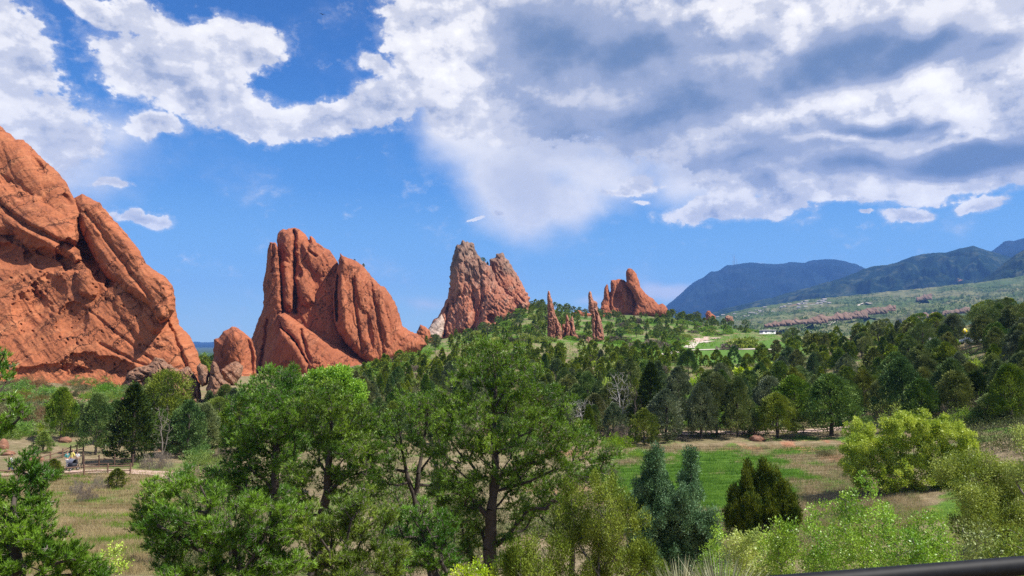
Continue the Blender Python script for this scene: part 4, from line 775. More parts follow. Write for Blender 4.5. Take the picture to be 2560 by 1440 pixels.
def leaf_shrub(lumps, Y, label, seed, mat, dens=50, per=46, L=.045, Wd=.028, cr=.13, r0=.03, name='leafy_shrub', cat='shrub', group='green leafy shrubs at the lower right', stems=5, depth=1.0, bark=None, up=.3, rootpx=None):
    rg = np.random.default_rng(seed); lx = np.mean([l[0] for l in lumps]) if rootpx is None else rootpx
    p0 = at(lx, 1200, Y); base = np.array([p0[0], Y, float(gz(p0[0], Y)) - .03]); root = empty(name, tuple(base)); tag(root, label, cat, group)
    dens *= 4.2; r0 *= .6; cr *= 1.15; lumps = [(a, b, c * (1.15 if Y < 20 else 1)) for a, b, c in lumps]
    att, rr_ = lumps3(lumps, Y, dens, rg, depth); att = att[att[:, 2] > base[2] + .1]
    tr = []
    for s in range(stems):
        a = att[rg.integers(len(att))]; m = base + (a - base) * .45; m[2] = base[2] + (a[2] - base[2]) * .55
        tr.append(np.array([base + np.array([rg.normal() * .15, rg.normal() * .15, 0]), m]))
    nd, P_, rad_ = woody(tr, att, r0, rg, stepl=.25, wig=.03, rtip=.004, sides=4)
    mesh_obj('stems', [(nd[0] - base, nd[1])], bark or M_bark2, root)
    V, Fc = clump_leaves(att, np.tile([0, 0, .2], (len(att), 1)), cr, per, L, Wd, rg, up)
    mesh_obj('foliage', [(V - base, Fc)], mat, root); return root
leaf_shrub([(2165,1085,40),(2215,1062,40),(2250,1050,28),(2290,1068,42),(2345,1072,40),(2390,1092,34),(2135,1115,34),(2180,1125,44),(2240,1115,48),(2300,1120,50),(2360,1125,46),(2410,1130,34),(2125,1155,34),(2175,1170,42),(2230,1170,46),(2290,1175,46),(2350,1175,44),(2400,1170,34),(2160,1205,28),(2220,1212,30),(2290,1215,30),(2350,1210,30)], 57, 'big rounded yellow green bush on the right edge of the meadow', 120, M_yel, dens=4.6, per=120, L=.15, Wd=.09, cr=.27, r0=.11, name='yellow_green_bush', cat='bush', group=None, stems=9, bark=M_bark)
leaf_shrub([(2380,1180,36),(2430,1165,36),(2490,1175,38),(2545,1190,40),(2400,1230,40),(2455,1225,42),(2515,1240,44),(2570,1250,44),(2420,1280,40),(2480,1290,44),(2540,1300,46),(2600,1310,46),(2450,1335,38),(2510,1350,44),(2570,1360,46)], 27, 'large olive yellow shrub with fine leaves filling the right side above the rail', 121, M_oliv, dens=26, per=80, L=.075, Wd=.04, cr=.22, r0=.06, name='olive_shrub', group=None, stems=8)
leaf_shrub([(2550,1080,30),(2575,1110,34),(2555,1150,34),(2590,1170,40),(2530,1190,26)], 20, 'tall olive shrub branch cut by the right edge', 127, M_oliv, dens=34, per=50, L=.06, Wd=.032, cr=.17, r0=.04, name='olive_shrub', group=None, stems=3)
SH = [([(1850,1350,26),(1880,1335,22),(1840,1390,36),(1890,1385,38),(1860,1430,38),(1915,1425,38)], 14.5, M_yel, 'yellow green leafy shrub right behind the spiky yucca'),
 ([(1950,1320,20),(1965,1350,28),(1990,1330,22),(1945,1385,34),(1990,1385,36),(2020,1420,36),(1960,1430,36)], 13.5, M_leafg, 'green leafy shrub between the yellow green shrub and the slender one'),
 ([(2042,1262,13),(2040,1290,18),(2045,1325,24),(2060,1360,30),(2035,1390,30),(2075,1410,32)], 14, M_leafg, 'slender leafy shrub with one tall pointed shoot, below the dark meadow juniper'),
 ([(2145,1255,24),(2120,1285,28),(2160,1300,32),(2110,1335,34),(2155,1350,36),(2130,1400,38),(2180,1400,34)], 13, M_leafg, 'bright green leafy shrub with bushy head in the middle of the shrub row'),
 ([(2165,1195,8),(2178,1215,9),(2192,1240,10),(2204,1265,11),(2214,1290,14),(2235,1300,30),(2225,1345,34),(2265,1340,34),(2230,1390,36),(2280,1385,34)], 12, M_leafg, 'leafy shrub with one long arching shoot over the meadow'),
 ([(2330,1310,30),(2300,1350,34),(2350,1360,36),(2320,1400,38),(2375,1395,34)], 12.5, M_leafg, 'green leafy shrub just left of the big olive shrub'),
 ([(2420,1335,32),(2455,1370,34),(2410,1385,34),(2480,1400,32)], 11, M_oliv, 'olive tinted leafy shrub close above the black rail'),
 ([(1790,1400,24),(1770,1430,28),(1810,1440,30),(1800,1290,8),(1790,1330,16),(1780,1365,20)], 16, M_leafg, 'small leafy shrub climbing before the twin blue juniper'),
 ([(2540,1360,32),(2510,1395,30),(2565,1400,34)], 10, M_oliv, 'small olive shrub at the right edge just over the rail'),
 ([(270,1390,16),(285,1420,20),(262,1440,20),(290,1375,9)], 12.5, M_yel, 'little lime green sapling beside the dry grass at lower left'),
 ([(1180,1425,24),(1150,1440,24),(1215,1445,24)], 14, M_yel, 'lime green low shrub under the thick black pine trunk')]
for i, (lu, Yv, mt, lb) in enumerate(SH): leaf_shrub(lu, Yv, lb, 130 + i, mt, dens=70, per=34, L=.042, Wd=.028, cr=.10, r0=.022)
leaf_shrub([(760,985,34),(800,955,34),(845,950,32),(880,985,32),(820,990,40)], 62, 'bright green broadleaf tree behind the pines at the foot of the central rock', 122, M_leafg, dens=9, per=150, L=.20, Wd=.13, cr=.42, r0=.12, name='broadleaf_tree', cat='tree', group=None, stems=4, bark=M_bark, rootpx=820)

# ------------------------------------------------------------------ prototypes for the many trees farther off
def proto_conifer(name, h, wd, kind, seed, mat, clumps, per, L, Wd, trunk=True, lean=0.):
    """returns (crown mesh, trunk mesh) centred on the origin"""
    rg = np.random.default_rng(seed)
    z = rg.random(clumps) ** .85; 
    if kind == 'cone': env = (1 - z) ** .75 * (1 - .55 * np.exp(-z * 14)); zz = .06 + .92 * z
    elif kind == 'oval': env = np.sqrt(np.clip(1 - (1.9 * (z - .42)) ** 2, .02, 1)) * (1 - .25 * z); zz = .05 + .93 * z
    elif kind == 'broad': env = (np.clip(1 - z, 0, 1) ** .55) * (1 - .35 * np.exp(-z * 9)); zz = .14 + .84 * z
    else: env = np.sqrt(np.clip(1 - (2 * (z - .5)) ** 2, .03, 1)); zz = .34 + .64 * z       # pine: bare lower trunk
    ph = rg.random(clumps) * 2 * np.pi; lob = 1 + .22 * np.sin(ph * 3 + seed) + .16 * np.sin(ph * 5 + z * 9 + seed)
    rr_ = env * lob * wd / 2 * rg.uniform(.45, 1.02, clumps) ** .6
    cc = np.stack([np.cos(ph) * rr_ + lean * zz * h, np.sin(ph) * rr_, zz * h], -1); out_ = np.stack([np.cos(ph), np.sin(ph), np.full(clumps, .35)], -1)
    crn = h * .046 * rg.uniform(.7, 1.35, clumps) * (1.25 if kind in ('broad', 'pine') else 1)
    V, Fc = clump_leaves(cc, unit(out_), crn, per, L, Wd, rg, .75, True, .8)
    me = mesh_obj(name, [(V, Fc)], mat); cm = me.data; bpy.data.objects.remove(me)
    tm = None
    if trunk:
        k = rg.choice(clumps, min(26, clumps), False)
        nd, _, _ = woody([np.array([[0, 0, -.3], [0.05, 0, h * .25], [lean * h * .5, .05, h * .5], [lean * h * .9, 0, h * .88]])], cc[k] * np.array([.85, .85, 1]), h * .028, rg, stepl=h * .1, wig=h * .008, sides=5, rtip=.02)
        t_ = mesh_obj(name + '_trunk', [nd], M_bark); tm = t_.data; bpy.data.objects.remove(t_)
    return cm, tm, h, wd
K = {}
for i in range(5):
    K['cone', 1, i] = proto_conifer('juniper_crown', 6.0, 3.0 + .25 * i, 'cone', 200 + i, M_jun, 300, 42, .20, .085)
    K['broad', 1, i] = proto_conifer('juniper_crown', 6.0, 4.8 + .3 * i, 'broad', 210 + i, M_jun, 400, 42, .20, .085)
    K['oval', 1, i] = proto_conifer('juniper_crown', 6.0, 3.6 + .2 * i, 'oval', 220 + i, M_jun, 340, 42, .20, .085)
    K['pine', 1, i] = proto_conifer('pine_crown', 8.0, 5.0 + .3 * i, 'pine', 230 + i, M_jun, 240, 46, .26, .07, lean=.03 * (i - 2))
for i in range(4):
    K['cone', 0, i] = proto_conifer('juniper_crown', 6.0, 2.9 + .3 * i, 'cone', 240 + i, M_jun, 90, 26, .42, .22, False)
    K['broad', 0, i] = proto_conifer('juniper_crown', 6.0, 4.6 + .4 * i, 'broad', 250 + i, M_jun, 120, 26, .42, .22, False)
    K['oval', 0, i] = proto_conifer('juniper_crown', 6.0, 3.6 + .3 * i, 'oval', 260 + i, M_jun, 100, 26, .42, .22, False)
    K['pine', 0, i] = proto_conifer('pine_crown', 8.0, 5.0 + .5 * i, 'pine', 270 + i, M_jun, 90, 26, .5, .2, True, .02 * (i - 1))
def proto_bush(seed, mat, clumps, per, L, Wd, r=2.0, hh=1.6, twiggy=False):
    rg = np.random.default_rng(seed); q = unit(rg.normal(size=(clumps, 3))) * rg.random((clumps, 1)) ** .35; q[:, 2] = np.abs(q[:, 2])
    lob = 1 + .35 * vnoise(q[:, 0] * 2 + seed, q[:, 1] * 2, seed); cc = q * np.array([r, r, hh]) * lob[:, None]
    V, Fc = clump_leaves(cc, unit(q + [0, 0, .3]), .32, per, L, Wd, rg, 1.2 if twiggy else .5, True, .5 if twiggy else 1.0)
    me = mesh_obj('bush', [(V, Fc)], mat); m = me.data; bpy.data.objects.remove(me); return m
BU = {}
for key, mt in (('oak', M_oak), ('sage', M_sage), ('rust', M_rust), ('grey', M_greyb), ('yel', M_yel), ('oliv', M_oliv)):
    tw = key in ('grey', 'rust')
    for i in range(3):
        BU[key, 1, i] = proto_bush(300 + i, mt, 110, 34, .20 if tw else .15, .03 if tw else .09, twiggy=tw)
        BU[key, 0, i] = proto_bush(310 + i, mt, 50, 22, .45, .10 if tw else .28, twiggy=tw)
PLACED = []      # (root object, kind word, px, py base, Y, zone)
XY = []
def put_conifer(kind, px, Y, h, wfac=1., zone='', near=None, tone=None, rg=random, name=None, label=None, mat=None):
    x = (px - 1280) / F * Y * (math.cos(PITCH)); x = float(at(px, 800, Y)[0]); z = float(gz(x, Y))
    lod = 1 if Y < 210 else 0
    nv = 5 if lod else 4; v = K[kind, lod, rg.randrange(nv)]; s = h / v[2]
    nm = name or ('pine_tree' if kind == 'pine' else 'juniper')
    rz = rg.uniform(0, 6.28)
    if v[1] is not None and Y < 210:
        r_ = empty(nm, (x, Y, z - .05), rz); r_.scale = (s * wfac, s * wfac, s)
        for me, pn in ((v[0], 'crown'), (v[1], 'trunk')):
            o = bpy.data.objects.new(pn, me); COL.objects.link(o); o.parent = r_
            if mat and pn == 'crown': o.material_slots[0].link = 'OBJECT'; o.material_slots[0].material = mat
    else:
        r_ = bpy.data.objects.new(nm, v[0]); COL.objects.link(r_); r_.location = (x, Y, z - .05); r_.rotation_euler = (0, 0, rz); r_.scale = (s * wfac, s * wfac, s)
        if v[1] is not None:
            t_ = bpy.data.objects.new('trunk', v[1]); COL.objects.link(t_); t_.parent = r_
    tag(r_, label, 'pine tree' if kind == 'pine' else 'juniper')
    if mat is None and kind != 'pine':
        u_ = rg.random(); om = M_jun if u_ < .5 else (M_jv1 if u_ < .68 else (M_jv2 if u_ < .86 else M_jv3))
        for c_ in ([c for c in r_.children if c.name.startswith('crown')] if r_.type == 'EMPTY' else [r_]):
            c_.material_slots[0].link = 'OBJECT'; c_.material_slots[0].material = om
    if label is None: PLACED.append([r_, kind, px, Y, zone, h])
    XY.append((x, Y)); return r_
def put_bush(key, px, Y, r, zone='', hf=1., name='scrub_bush', label=None):
    x = float(at(px, 800, Y)[0]); z = float(gz(x, Y)); m = BU[key, 1 if Y < 170 else 0, random.randrange(3)]
    o = bpy.data.objects.new(name, m); COL.objects.link(o); o.location = (x, Y, z - .15); o.rotation_euler = (0, 0, random.uniform(0, 6.28)); s = r / 2.0; o.scale = (s, s, s * hf)
    tag(o, label, 'bush')
    if label is None: PLACED.append([o, key, px, Y, zone, r])
    return o
# hand-placed trees: kind, px, top py, base py (None: take Y), width px, Y
HT = [('cone',1624,908,1112,80,104),('oval',1662,975,1120,92,97),('oval',1606,1020,1122,66,93),('oval',1692,918,1106,78,110),('broad',1748,960,1108,92,98),('broad',1787,935,1110,100,100),('broad',1838,945,1110,98,99),('oval',1868,1000,1106,66,102),
 ('oval',1803,908,985,62,165),('broad',1936,985,1108,112,98),('broad',2070,938,1108,165,97),('oval',1995,915,1015,66,140),('oval',2112,885,985,54,150),('broad',2152,925,1050,74,112),('broad',2248,898,1080,128,100),('broad',2372,900,1080,110,96),('broad',2432,930,1085,100,94),
 ('broad',2466,985,1105,110,86),('oval',2302,905,1010,70,118),('cone',1858,905,975,44,190),('oval',1960,920,1000,60,150),('cone',1905,955,1040,50,140),('oval',1560,965,1075,70,112),('oval',1520,960,1060,60,118),('broad',1485,985,1085,80,108),('oval',1440,960,1050,60,122),
 ('cone',345,962,1178,112,79),('broad',165,972,1128,92,96),('broad',252,985,1165,96,86),('cone',122,1078,1142,46,86),('oval',480,1000,1180,86,84),('broad',520,1010,1165,90,88),('pine',430,928,1140,110,98),('pine',400,960,1150,80,100),('oval',215,1010,1150,60,100),
 ('oval',300,1000,1150,80,96),('broad',380,1010,1165,90,100),('cone',610,1000,1150,70,98),('oval',450,1040,1150,80,94),('broad',640,1030,1150,90,88),('oval',60,1010,1110,70,104),('oval',575,1020,1150,80,92),('pine',560,995,1130,70,100)]
rgp = random.Random(5)
for kd, px, tpy, bpy_, wpx, Y in HT:
    x = float(at(px, 800, Y)[0]); z = float(gz(x, Y)); top = float(at(px, tpy, Y)[2]); h = max(2.0, top - z); v = K[kd, 1, 0]; wd = wpx / F * Y; s = h / v[2]
    put_conifer(kd, px, Y, h, np.clip(wd / (v[3] * s * 1.05), .6, 1.7), 'row' if 1400 < px < 2600 else 'leftrow', rg=rgp, mat=M_jdk if px in (345, 1624, 2432) else None)
def zone_fill(zone, poly, n, kinds, hr, sep, seed, wr=(.85, 1.2), ymin=40, avoid=None):
    rg = random.Random(seed); P0 = np.array(poly); x0, y0 = P0.min(0); x1, y1 = P0.max(0); c = 0; tries = 0
    while c < n and tries < n * 60:
        tries += 1; px, py = rg.uniform(x0, x1), rg.uniform(y0, y1); ins = False
        for (ax, ay), (bx_, by_) in zip(poly, poly[1:] + poly[:1]):
            if (ay > py) != (by_ > py) and px < (bx_ - ax) * (py - ay) / (by_ - ay) + ax: ins = not ins
        if not ins: continue
        if avoid and any(a0 < px < a1 and b0 < py < b1 for a0, b0, a1, b1 in avoid): continue
        Y = hit(px, py, ymin)
        if not Y: continue
        x = float(at(px, 800, Y)[0]); h = rg.uniform(*hr)
        if XY and min((x - a) ** 2 + (Y - b) ** 2 for a, b in XY) < (sep * (1 if Y < 250 else 1.2)) ** 2: continue
        kd = rg.choice(kinds); put_conifer(kd, px, Y, h * (1.25 if kd == 'pine' else 1), rg.uniform(*wr), zone, rg=rg); c += 1
    return c
AV = [(1710, 832, 1965, 905), (1180, 600, 1330, 765), (1500, 660, 1670, 790), (1365, 835, 1455, 872), (1475, 835, 1515, 860), (1830, 930, 1880, 985), (1880, 980, 1900, 1000), (2388, 815, 2440, 950)]
zone_fill('A', [(1560,925),(1700,905),(1960,905),(2100,880),(2330,860),(2560,820),(2600,1075),(2150,1065),(1560,1085)], 150, ['broad', 'oval', 'oval', 'cone', 'broad'], (3.6, 7.2), 3.5, 11, avoid=AV)
zone_fill('B', [(1960,858),(2100,850),(2200,830),(2330,812),(2560,775),(2600,860),(2330,900),(2100,905),(1960,905)], 85, ['broad', 'oval', 'pine', 'broad', 'cone'], (4.5, 7), 3.8, 12, avoid=AV)
zone_fill('C', [(1020,905),(1180,880),(1380,880),(1560,880),(1700,860),(1700,905),(1560,950),(1560,1040),(1300,1040),(880,1010),(880,940)], 210, ['cone', 'cone', 'oval', 'broad', 'cone'], (4.0, 6.4), 3.3, 13, avoid=AV)
zone_fill('C', [(640,1040),(900,1040),(1560,1050),(1560,1112),(900,1128),(600,1130)], 48, ['cone', 'oval', 'broad', 'oval'], (3.6, 5.6), 4.0, 19)
zone_fill('C', [(380,1060),(640,1040),(640,1150),(380,1150)], 14, ['cone', 'oval', 'broad', 'oval'], (4.0, 6.0), 3.4, 20)
zone_fill('D', [(1240,770),(1320,748),(1460,790),(1560,795),(1700,790),(1880,822),(1960,835),(1900,860),(1700,865),(1500,850),(1300,860),(1200,860)], 200, ['oval', 'cone', 'broad', 'pine', 'cone'], (3.8, 6.5), 4.4, 14, avoid=AV)
zone_fill('R', [(1290,752),(1330,740),(1470,783),(1520,792),(1500,805),(1440,800),(1300,775)], 22, ['pine', 'pine', 'broad'], (5, 7), 5, 15, avoid=[(1500, 660, 1670, 780)])
zone_fill('R', [(1660,785),(1820,800),(1900,822),(1890,830),(1760,815),(1660,800)], 22, ['pine', 'broad', 'broad'], (6, 8.5), 6, 16)
zone_fill('G', [(1060,862),(1180,845),(1260,810),(1290,830),(1200,870),(1080,885)], 18, ['pine', 'cone', 'cone'], (5, 7.5), 7, 17)
zone_fill('L', [(500,905),(535,905),(535,990),(500,990)], 10, ['broad'], (6, 9), 5, 18, ymin=260)
def bushes(zone, poly, n, keys, rr_, seed, ymin=40, hf=(.7, 1.1), avoid=None):
    rg = random.Random(seed); P0 = np.array(poly); x0, y0 = P0.min(0); x1, y1 = P0.max(0); c = 0; t_ = 0
    while c < n and t_ < n * 40:
        t_ += 1; px, py = rg.uniform(x0, x1), rg.uniform(y0, y1); ins = False
        for (ax, ay), (bx_, by_) in zip(poly, poly[1:] + poly[:1]):
            if (ay > py) != (by_ > py) and px < (bx_ - ax) * (py - ay) / (by_ - ay) + ax: ins = not ins
        if not ins or (avoid and any(a0 < px < a1 and b0 < py < b1 for a0, b0, a1, b1 in avoid)): continue
        Y = hit(px, py, ymin)
        if not Y: continue
        put_bush(rg.choice(keys), px, Y, rg.uniform(*rr_), zone, rg.uniform(*hf)); c += 1
AVB = [(1720, 840, 1960, 900), (1365, 838, 1455, 874)]
bushes('b_hill', [(1230,800),(1330,765),(1480,800),(1500,850),(1300,870),(1150,865)], 60, ['oak', 'oak', 'sage', 'oliv'], (3.0, 6.0), 21, hf=(.5, .9))
bushes('b_hill', [(1510,800),(1700,802),(1960,832),(1960,842),(1700,865),(1520,860)], 95, ['oak', 'oak', 'oak', 'oliv', 'grey', 'sage'], (2.8, 5.5), 22, hf=(.5, .9), avoid=AVB)
bushes('b_valley', [(960,915),(1180,890),(1560,900),(1700,900),(1560,1050),(1000,1010)], 80, ['oak', 'oliv', 'grey', 'sage', 'yel'], (2.0, 3.6), 23)
bushes('b_right', [(1700,915),(2000,870),(2330,830),(2560,800),(2560,1060),(1700,1070)], 95, ['oak', 'oliv', 'yel', 'grey', 'oak', 'oak'], (2.0, 3.8), 24)
bushes('b_behind', [(560,1000),(900,1000),(1560,1060),(1560,1120),(900,1150),(560,1150)], 50, ['sage', 'oak', 'oliv', 'grey'], (1.4, 2.6), 27)
bushes('b_behind', [(380,1080),(640,1080),(640,1175),(430,1175)], 14, ['sage', 'oak', 'grey'], (1.2, 2.2), 28)
bushes('b_base', [(860,940),(1000,905),(1080,880),(1050,920),(900,960)], 18, ['oak', 'oliv', 'oak'], (2.5, 4.5), 25)
bushes('b_left', [(20,965),(320,960),(420,1010),(420,1075),(60,1080),(0,1060)], 110, ['sage', 'sage', 'rust', 'oak', 'oak', 'sage'], (1.8, 3.6), 26, hf=(.6, 1.0))
for px, Y, r, k, hf, lb in [(262, 168, 4.2, 'oak', .7, 'bright green spring bush against the foot of the huge red cliff'), (215, 170, 2.6, 'oak', .9, 'small bright green bush in the cliff corner'),
   (1452, 158, 3.6, 'yel', 1.3, 'bright yellow green bush, left one of the pair in the valley middle'), (1502, 152, 4.0, 'yel', 1.25, 'bright yellow green bush, right one of the pair in the valley middle'), (1540, 205, 4.2, 'oliv', 1.1, 'pale olive bush behind the bright yellow green pair'), (1600, 215, 4.2, 'oak', 1.0, 'light green round bush left of the long valley path'),
   (1895, 165, 3.2, 'yel', 1.2, 'yellow bush behind the juniper row at the small green clearing'), (1765, 140, 2.6, 'oliv', 1.1, 'cream olive bush peeping out between junipers'), (1640, 350, 9.0, 'grey', .55, 'wide leafless grey brown thicket beside the long valley path'), (1595, 345, 6.0, 'grey', .6, 'smaller leafless grey brown thicket touching the wide one'),
   (1860, 352, 8.0, 'oliv', .65, 'round pale olive thicket behind the path junction'), (1820, 350, 5.5, 'grey', .6, 'grey brown thicket at the left end of the olive one'), (70, 98, 3.0, 'oak', .8, 'bright green bush left of the boulder near the fence'), (30, 95, 2.4, 'oak', .8, 'low green bush at the left edge above the fence'), (110, 110, 3.0, 'rust', 1.0, 'rust coloured brush above the fence'),
   (405, 76, 1.8, 'grey', 1.2, 'grey leafless bush right of the tall black green juniper'), (1440, 105, 2.6, 'oliv', .8, 'olive bush at the feet of the bleached dead trees'), (1560, 98, 2.6, 'grey', .9, 'grey bush at the left end of the juniper row')]:
    put_bush(k, px, Y, r, hf=hf, label=lb)
for px, Y, r, k, hf, lb in [(1545, 62, 1.5, 'oak', .8, 'green bush at the left end of the meadow under the long pine limb'), (1500, 72, 1.8, 'sage', .9, 'dull green bush behind the long pine limb'), (1590, 84, 1.6, 'oak', .6, 'low green bush where the meadow meets the juniper shade'), (2050, 82, 1.1, 'sage', .8, 'small dull bush in the bare red patch of the meadow'), (2110, 66, .9, 'sage', .9, 'small brush clump left of the big yellow green bush'), (2190, 50, 1.0, 'grey', .6, 'heap of dry grey brush on bare earth below the big bush')]:
    put_bush(k, px, Y, r, hf=hf, label=lb)
for px, Y, h, k, lb in [(150, 67, 1.55, 'M', 'small round juniper in front of the wooden fence'), (308, 65, 1.35, 'M', 'small olive juniper right of the fence end'), (405, 52, 1.2, 'M', 'young juniper at the edge of the bare pink ground')]:
    put_conifer('oval', px, Y, h * 1.25, 1.5, rg=rgp, label=lb, mat=M_jund)
for px, Y, lb in [(212, 61, 'upright clump of dry grey stems between the two small junipers'), (262, 64, 'second upright clump of dry grey stems, nearer the olive juniper'), (235, 58, 'low dry grey stems in the grass below the fence'), (75, 66, 'thin dry stems at the left below the fence')]:
    o = put_bush('grey', px, Y, .75, hf=1.9, label=lb, name='dry_stems')
# shrubs and pines rooted on the rocks
for px, py, Y, s, k, lb in [(70, 578, 201, 5.0, 'oval', 'lone dark juniper growing on a ledge high on the huge red cliff'), (1207, 664, 618, 6.5, 'pine', 'dark pine in the notch between the two grey peaks'), (1219, 668, 620, 4.5, 'cone', 'smaller conifer in the notch between the two grey peaks'), (1180, 640, 622, 5.5, 'cone', 'narrow conifer on the shoulder of the higher grey peak'),
   (740, 670, 395, 3.0, 'oval', 'shrub wedged in the summit cleft of the central rock'), (745, 690, 390, 3.4, 'oval', 'lower shrub in the summit cleft of the central rock'), (889, 656, 409, 1.6, 'oval', 'tiny shrub on the crest of the central rock, nearer the vertical cleft'), (911, 670, 405, 2.2, 'broad', 'round dark shrub on the crest of the central rock')]:
    p_ = at(px, py, Y); v = K[k, 0, 1]; o = bpy.data.objects.new('ledge_shrub' if s < 4 else 'ledge_tree', v[0]); COL.objects.link(o); q = s / v[2]; o.scale = (q, q, q); o.location = (p_[0], p_[1] - 2.5, p_[2]); tag(o, lb, 'shrub' if s < 4 else 'tree')

# ------------------------------------------------------------------ dead trees
def dead_tree(px, Y, h, wd, label, seed, mat=M_dead, n=70, r0=.12, low=.35):
    n = int(n * 2.2); rg = np.random.default_rng(seed); x = float(at(px, 800, Y)[0]); base = np.array([x, Y, float(gz(x, Y)) - .1]); root = empty('dead_tree', tuple(base)); tag(root, label, 'dead tree')
    z = low + (1 - low) * rg.random(n); ph = rg.random(n) * 6.28; r_ = wd / 2 * rg.random(n) ** .6 * np.sqrt(np.clip(1.25 - z, .15, 1))
    att = np.stack([np.cos(ph) * r_, np.sin(ph) * r_, z * h], -1)
    nd, _, _ = woody([np.array([[0, 0, 0], [.15, 0, h * .35], [-.1, .1, h * .7]]), np.array([[0, 0, 0], [.5, .2, h * .3], [.9, 0, h * .65]])], att, r0, rg, stepl=.5, wig=.10, sides=4, rtip=.014, kk=.3)
    mesh_obj('trunk', [nd], mat, root)
dead_tree(1545, 104, 8.5, 5.0, 'tall bare silver grey dead tree beside the tall dark juniper', 401, n=90)
dead_tree(1450, 104, 4.8, 6.5, 'low spreading bleached white dead tree right of the biggest pine', 402, n=80, low=.45)
dead_tree(1585, 98, 7.5, 2.0, 'thin dark bare snag at the left end of the juniper row', 403, M_bark, n=26)
dead_tree(412, 80, 6.0, 3.0, 'bare grey brown snag right of the tall black green juniper', 404, M_bark2, n=60)
dead_tree(938, 60, 4.8, 2.4, 'small bare grey snag behind the pines below the central rock', 405, M_bark2, n=36)

# ------------------------------------------------------------------ ground cover that nobody could count
def scatter(poly, n, seed, ymin=8, ymax=1500, uniform_ground=False):
    rg = np.random.default_rng(seed); P0 = np.array(poly, float); x0, y0 = P0.min(0); x1, y1 = P0.max(0)
    px = rg.uniform(x0, x1, n * 2); py = rg.uniform(y0, y1, n * 2); ins = np.zeros(n * 2, bool)
    for a, b_ in zip(P0, np.roll(P0, -1, 0)):
        if a[1] != b_[1]: ins ^= ((a[1] > py) != (b_[1] > py)) & (px < (b_[0] - a[0]) * (py - a[1]) / (b_[1] - a[1]) + a[0])
    px, py = px[ins][:n], py[ins][:n]; Ys = np.exp(np.linspace(math.log(ymin), math.log(ymax), 260)); D = at(px, py, 1.0)
    z = D[:, 2:3] * Ys[None]; g = gz(D[:, 0:1] * Ys[None], np.broadcast_to(Ys, z.shape)); h = z <= g; ok = h.any(1); k = h.argmax(1); Y = Ys[k]
    return np.stack([D[:, 0] * Y, Y, gz(D[:, 0] * Y, Y)], -1)[ok], px[ok], py[ok]
def grass(name, poly, n, per, hgt, mats, seed, wd=.02, spread=.25, split=None):
    P_, px, py = scatter(poly, n, seed); rg = np.random.default_rng(seed + 1); parts = []
    which = (rg.random(len(P_)) < .5).astype(int) if split is None else split(P_, px, py, rg)
    for k in range(len(mats)):
        Q = P_[which == k]
        if not len(Q): continue
        i = np.repeat(np.arange(len(Q)), per); m = len(i); sc_ = (Q[i, 1] / 50).clip(.5, 3)
        C = Q[i] + np.stack([rg.normal(size=m) * spread, rg.normal(size=m) * spread, np.zeros(m) - .02], -1)
        D = np.stack([rg.normal(size=m) * .35, rg.normal(size=m) * .35, np.ones(m)], -1)
        V, Fc = blades(C, D, hgt * rg.uniform(.5, 1.3, m), wd * sc_ * rg.uniform(.6, 1.2, m), rg, False); parts.append((V, Fc, k))
    o = mesh_obj(name, parts, mats=mats); tag(o, kind='stuff'); return o
M_gdry = leafmat('dry_grass', (.26, .21, .12), (.40, .33, .20), .25, .4, .0, .25, 0)
M_ggrn = leafmat('green_grass', (.070, .175, .022), (.17, .31, .04), .35, .5, .0, .25, 0)
def greensplit(P_, px, py, rg):
    m = np.exp(-(((px - 1760) / 230) ** 2)) * sstep(50, 60, P_[:, 1]) * (1 - sstep(84, 92, P_[:, 1])) + 1.3 * fbm(P_[:, 0] / 4, P_[:, 1] / 7, 4, 31)
    return np.where(m + rg.normal(size=len(m)) * .12 > .35, 1, 0)
o = grass('grass', [(1540,1120),(2200,1118),(2330,1300),(2100,1400),(1500,1400)], 34000, 7, .36, [M_gdry, M_ggrn], 501, split=greensplit); tag(o, 'dry and green meadow grass in front of the juniper row', 'grass')
o = grass('grass', [(0,1180),(500,1180),(560,1440),(0,1440)], 24000, 6, .28, [M_gdry, M_ggrn], 502, split=lambda P_, px, py, rg: (fbm(P_[:, 0] / 3, P_[:, 1] / 3, 3, 61) + rg.normal(size=len(px)) * .12 > .22).astype(int)); tag(o, 'dry straw coloured grass on the slope at lower left', 'grass')
def leafstuff(name, poly, n, per, cr, L, Wd, mat, seed, label, ymin=20, thr=-.2, up=.5, hs=.5):
    P_, px, py = scatter(poly, n, seed, ymin); P_ = P_[fbm(P_[:, 0] / 9, P_[:, 1] / 9, 3, seed) > thr]; rg = np.random.default_rng(seed + 1)
    s = rg.uniform(.5, 1.3, len(P_)); cc = P_ + np.stack([s * 0, s * 0, cr * s * hs], -1)
    V, Fc = clump_leaves(cc, np.tile([0, 0, 1.], (len(cc), 1)), cr * s, per, L, Wd, rg, up); o = mesh_obj(name, [(V, Fc)], mat); tag(o, label, 'undergrowth', kind='stuff')
leafstuff('undergrowth', [(20,955),(330,955),(440,1000),(600,1040),(640,1110),(60,1095),(0,1060)], 3000, 34, 1.0, .16, .06, M_sage, 601, 'grey green low brush on the slope below the huge cliff', 60, thr=-.1)
leafstuff('undergrowth', [(1230,790),(1330,755),(1500,800),(1700,800),(1960,835),(1960,850),(1700,880),(1560,900),(1100,890),(960,915),(900,960),(1000,900)], 2600, 26, 2.0, .55, .32, M_oak, 602, 'green ground scrub covering the valley slopes', 150, thr=-.05)
leafstuff('undergrowth', [(880,950),(1100,890),(1560,890),(1700,905),(1560,1100),(900,1030)], 2200, 30, 1.3, .36, .18, M_sage, 603, 'dull grey green brush between the valley junipers', 90, thr=-.15)
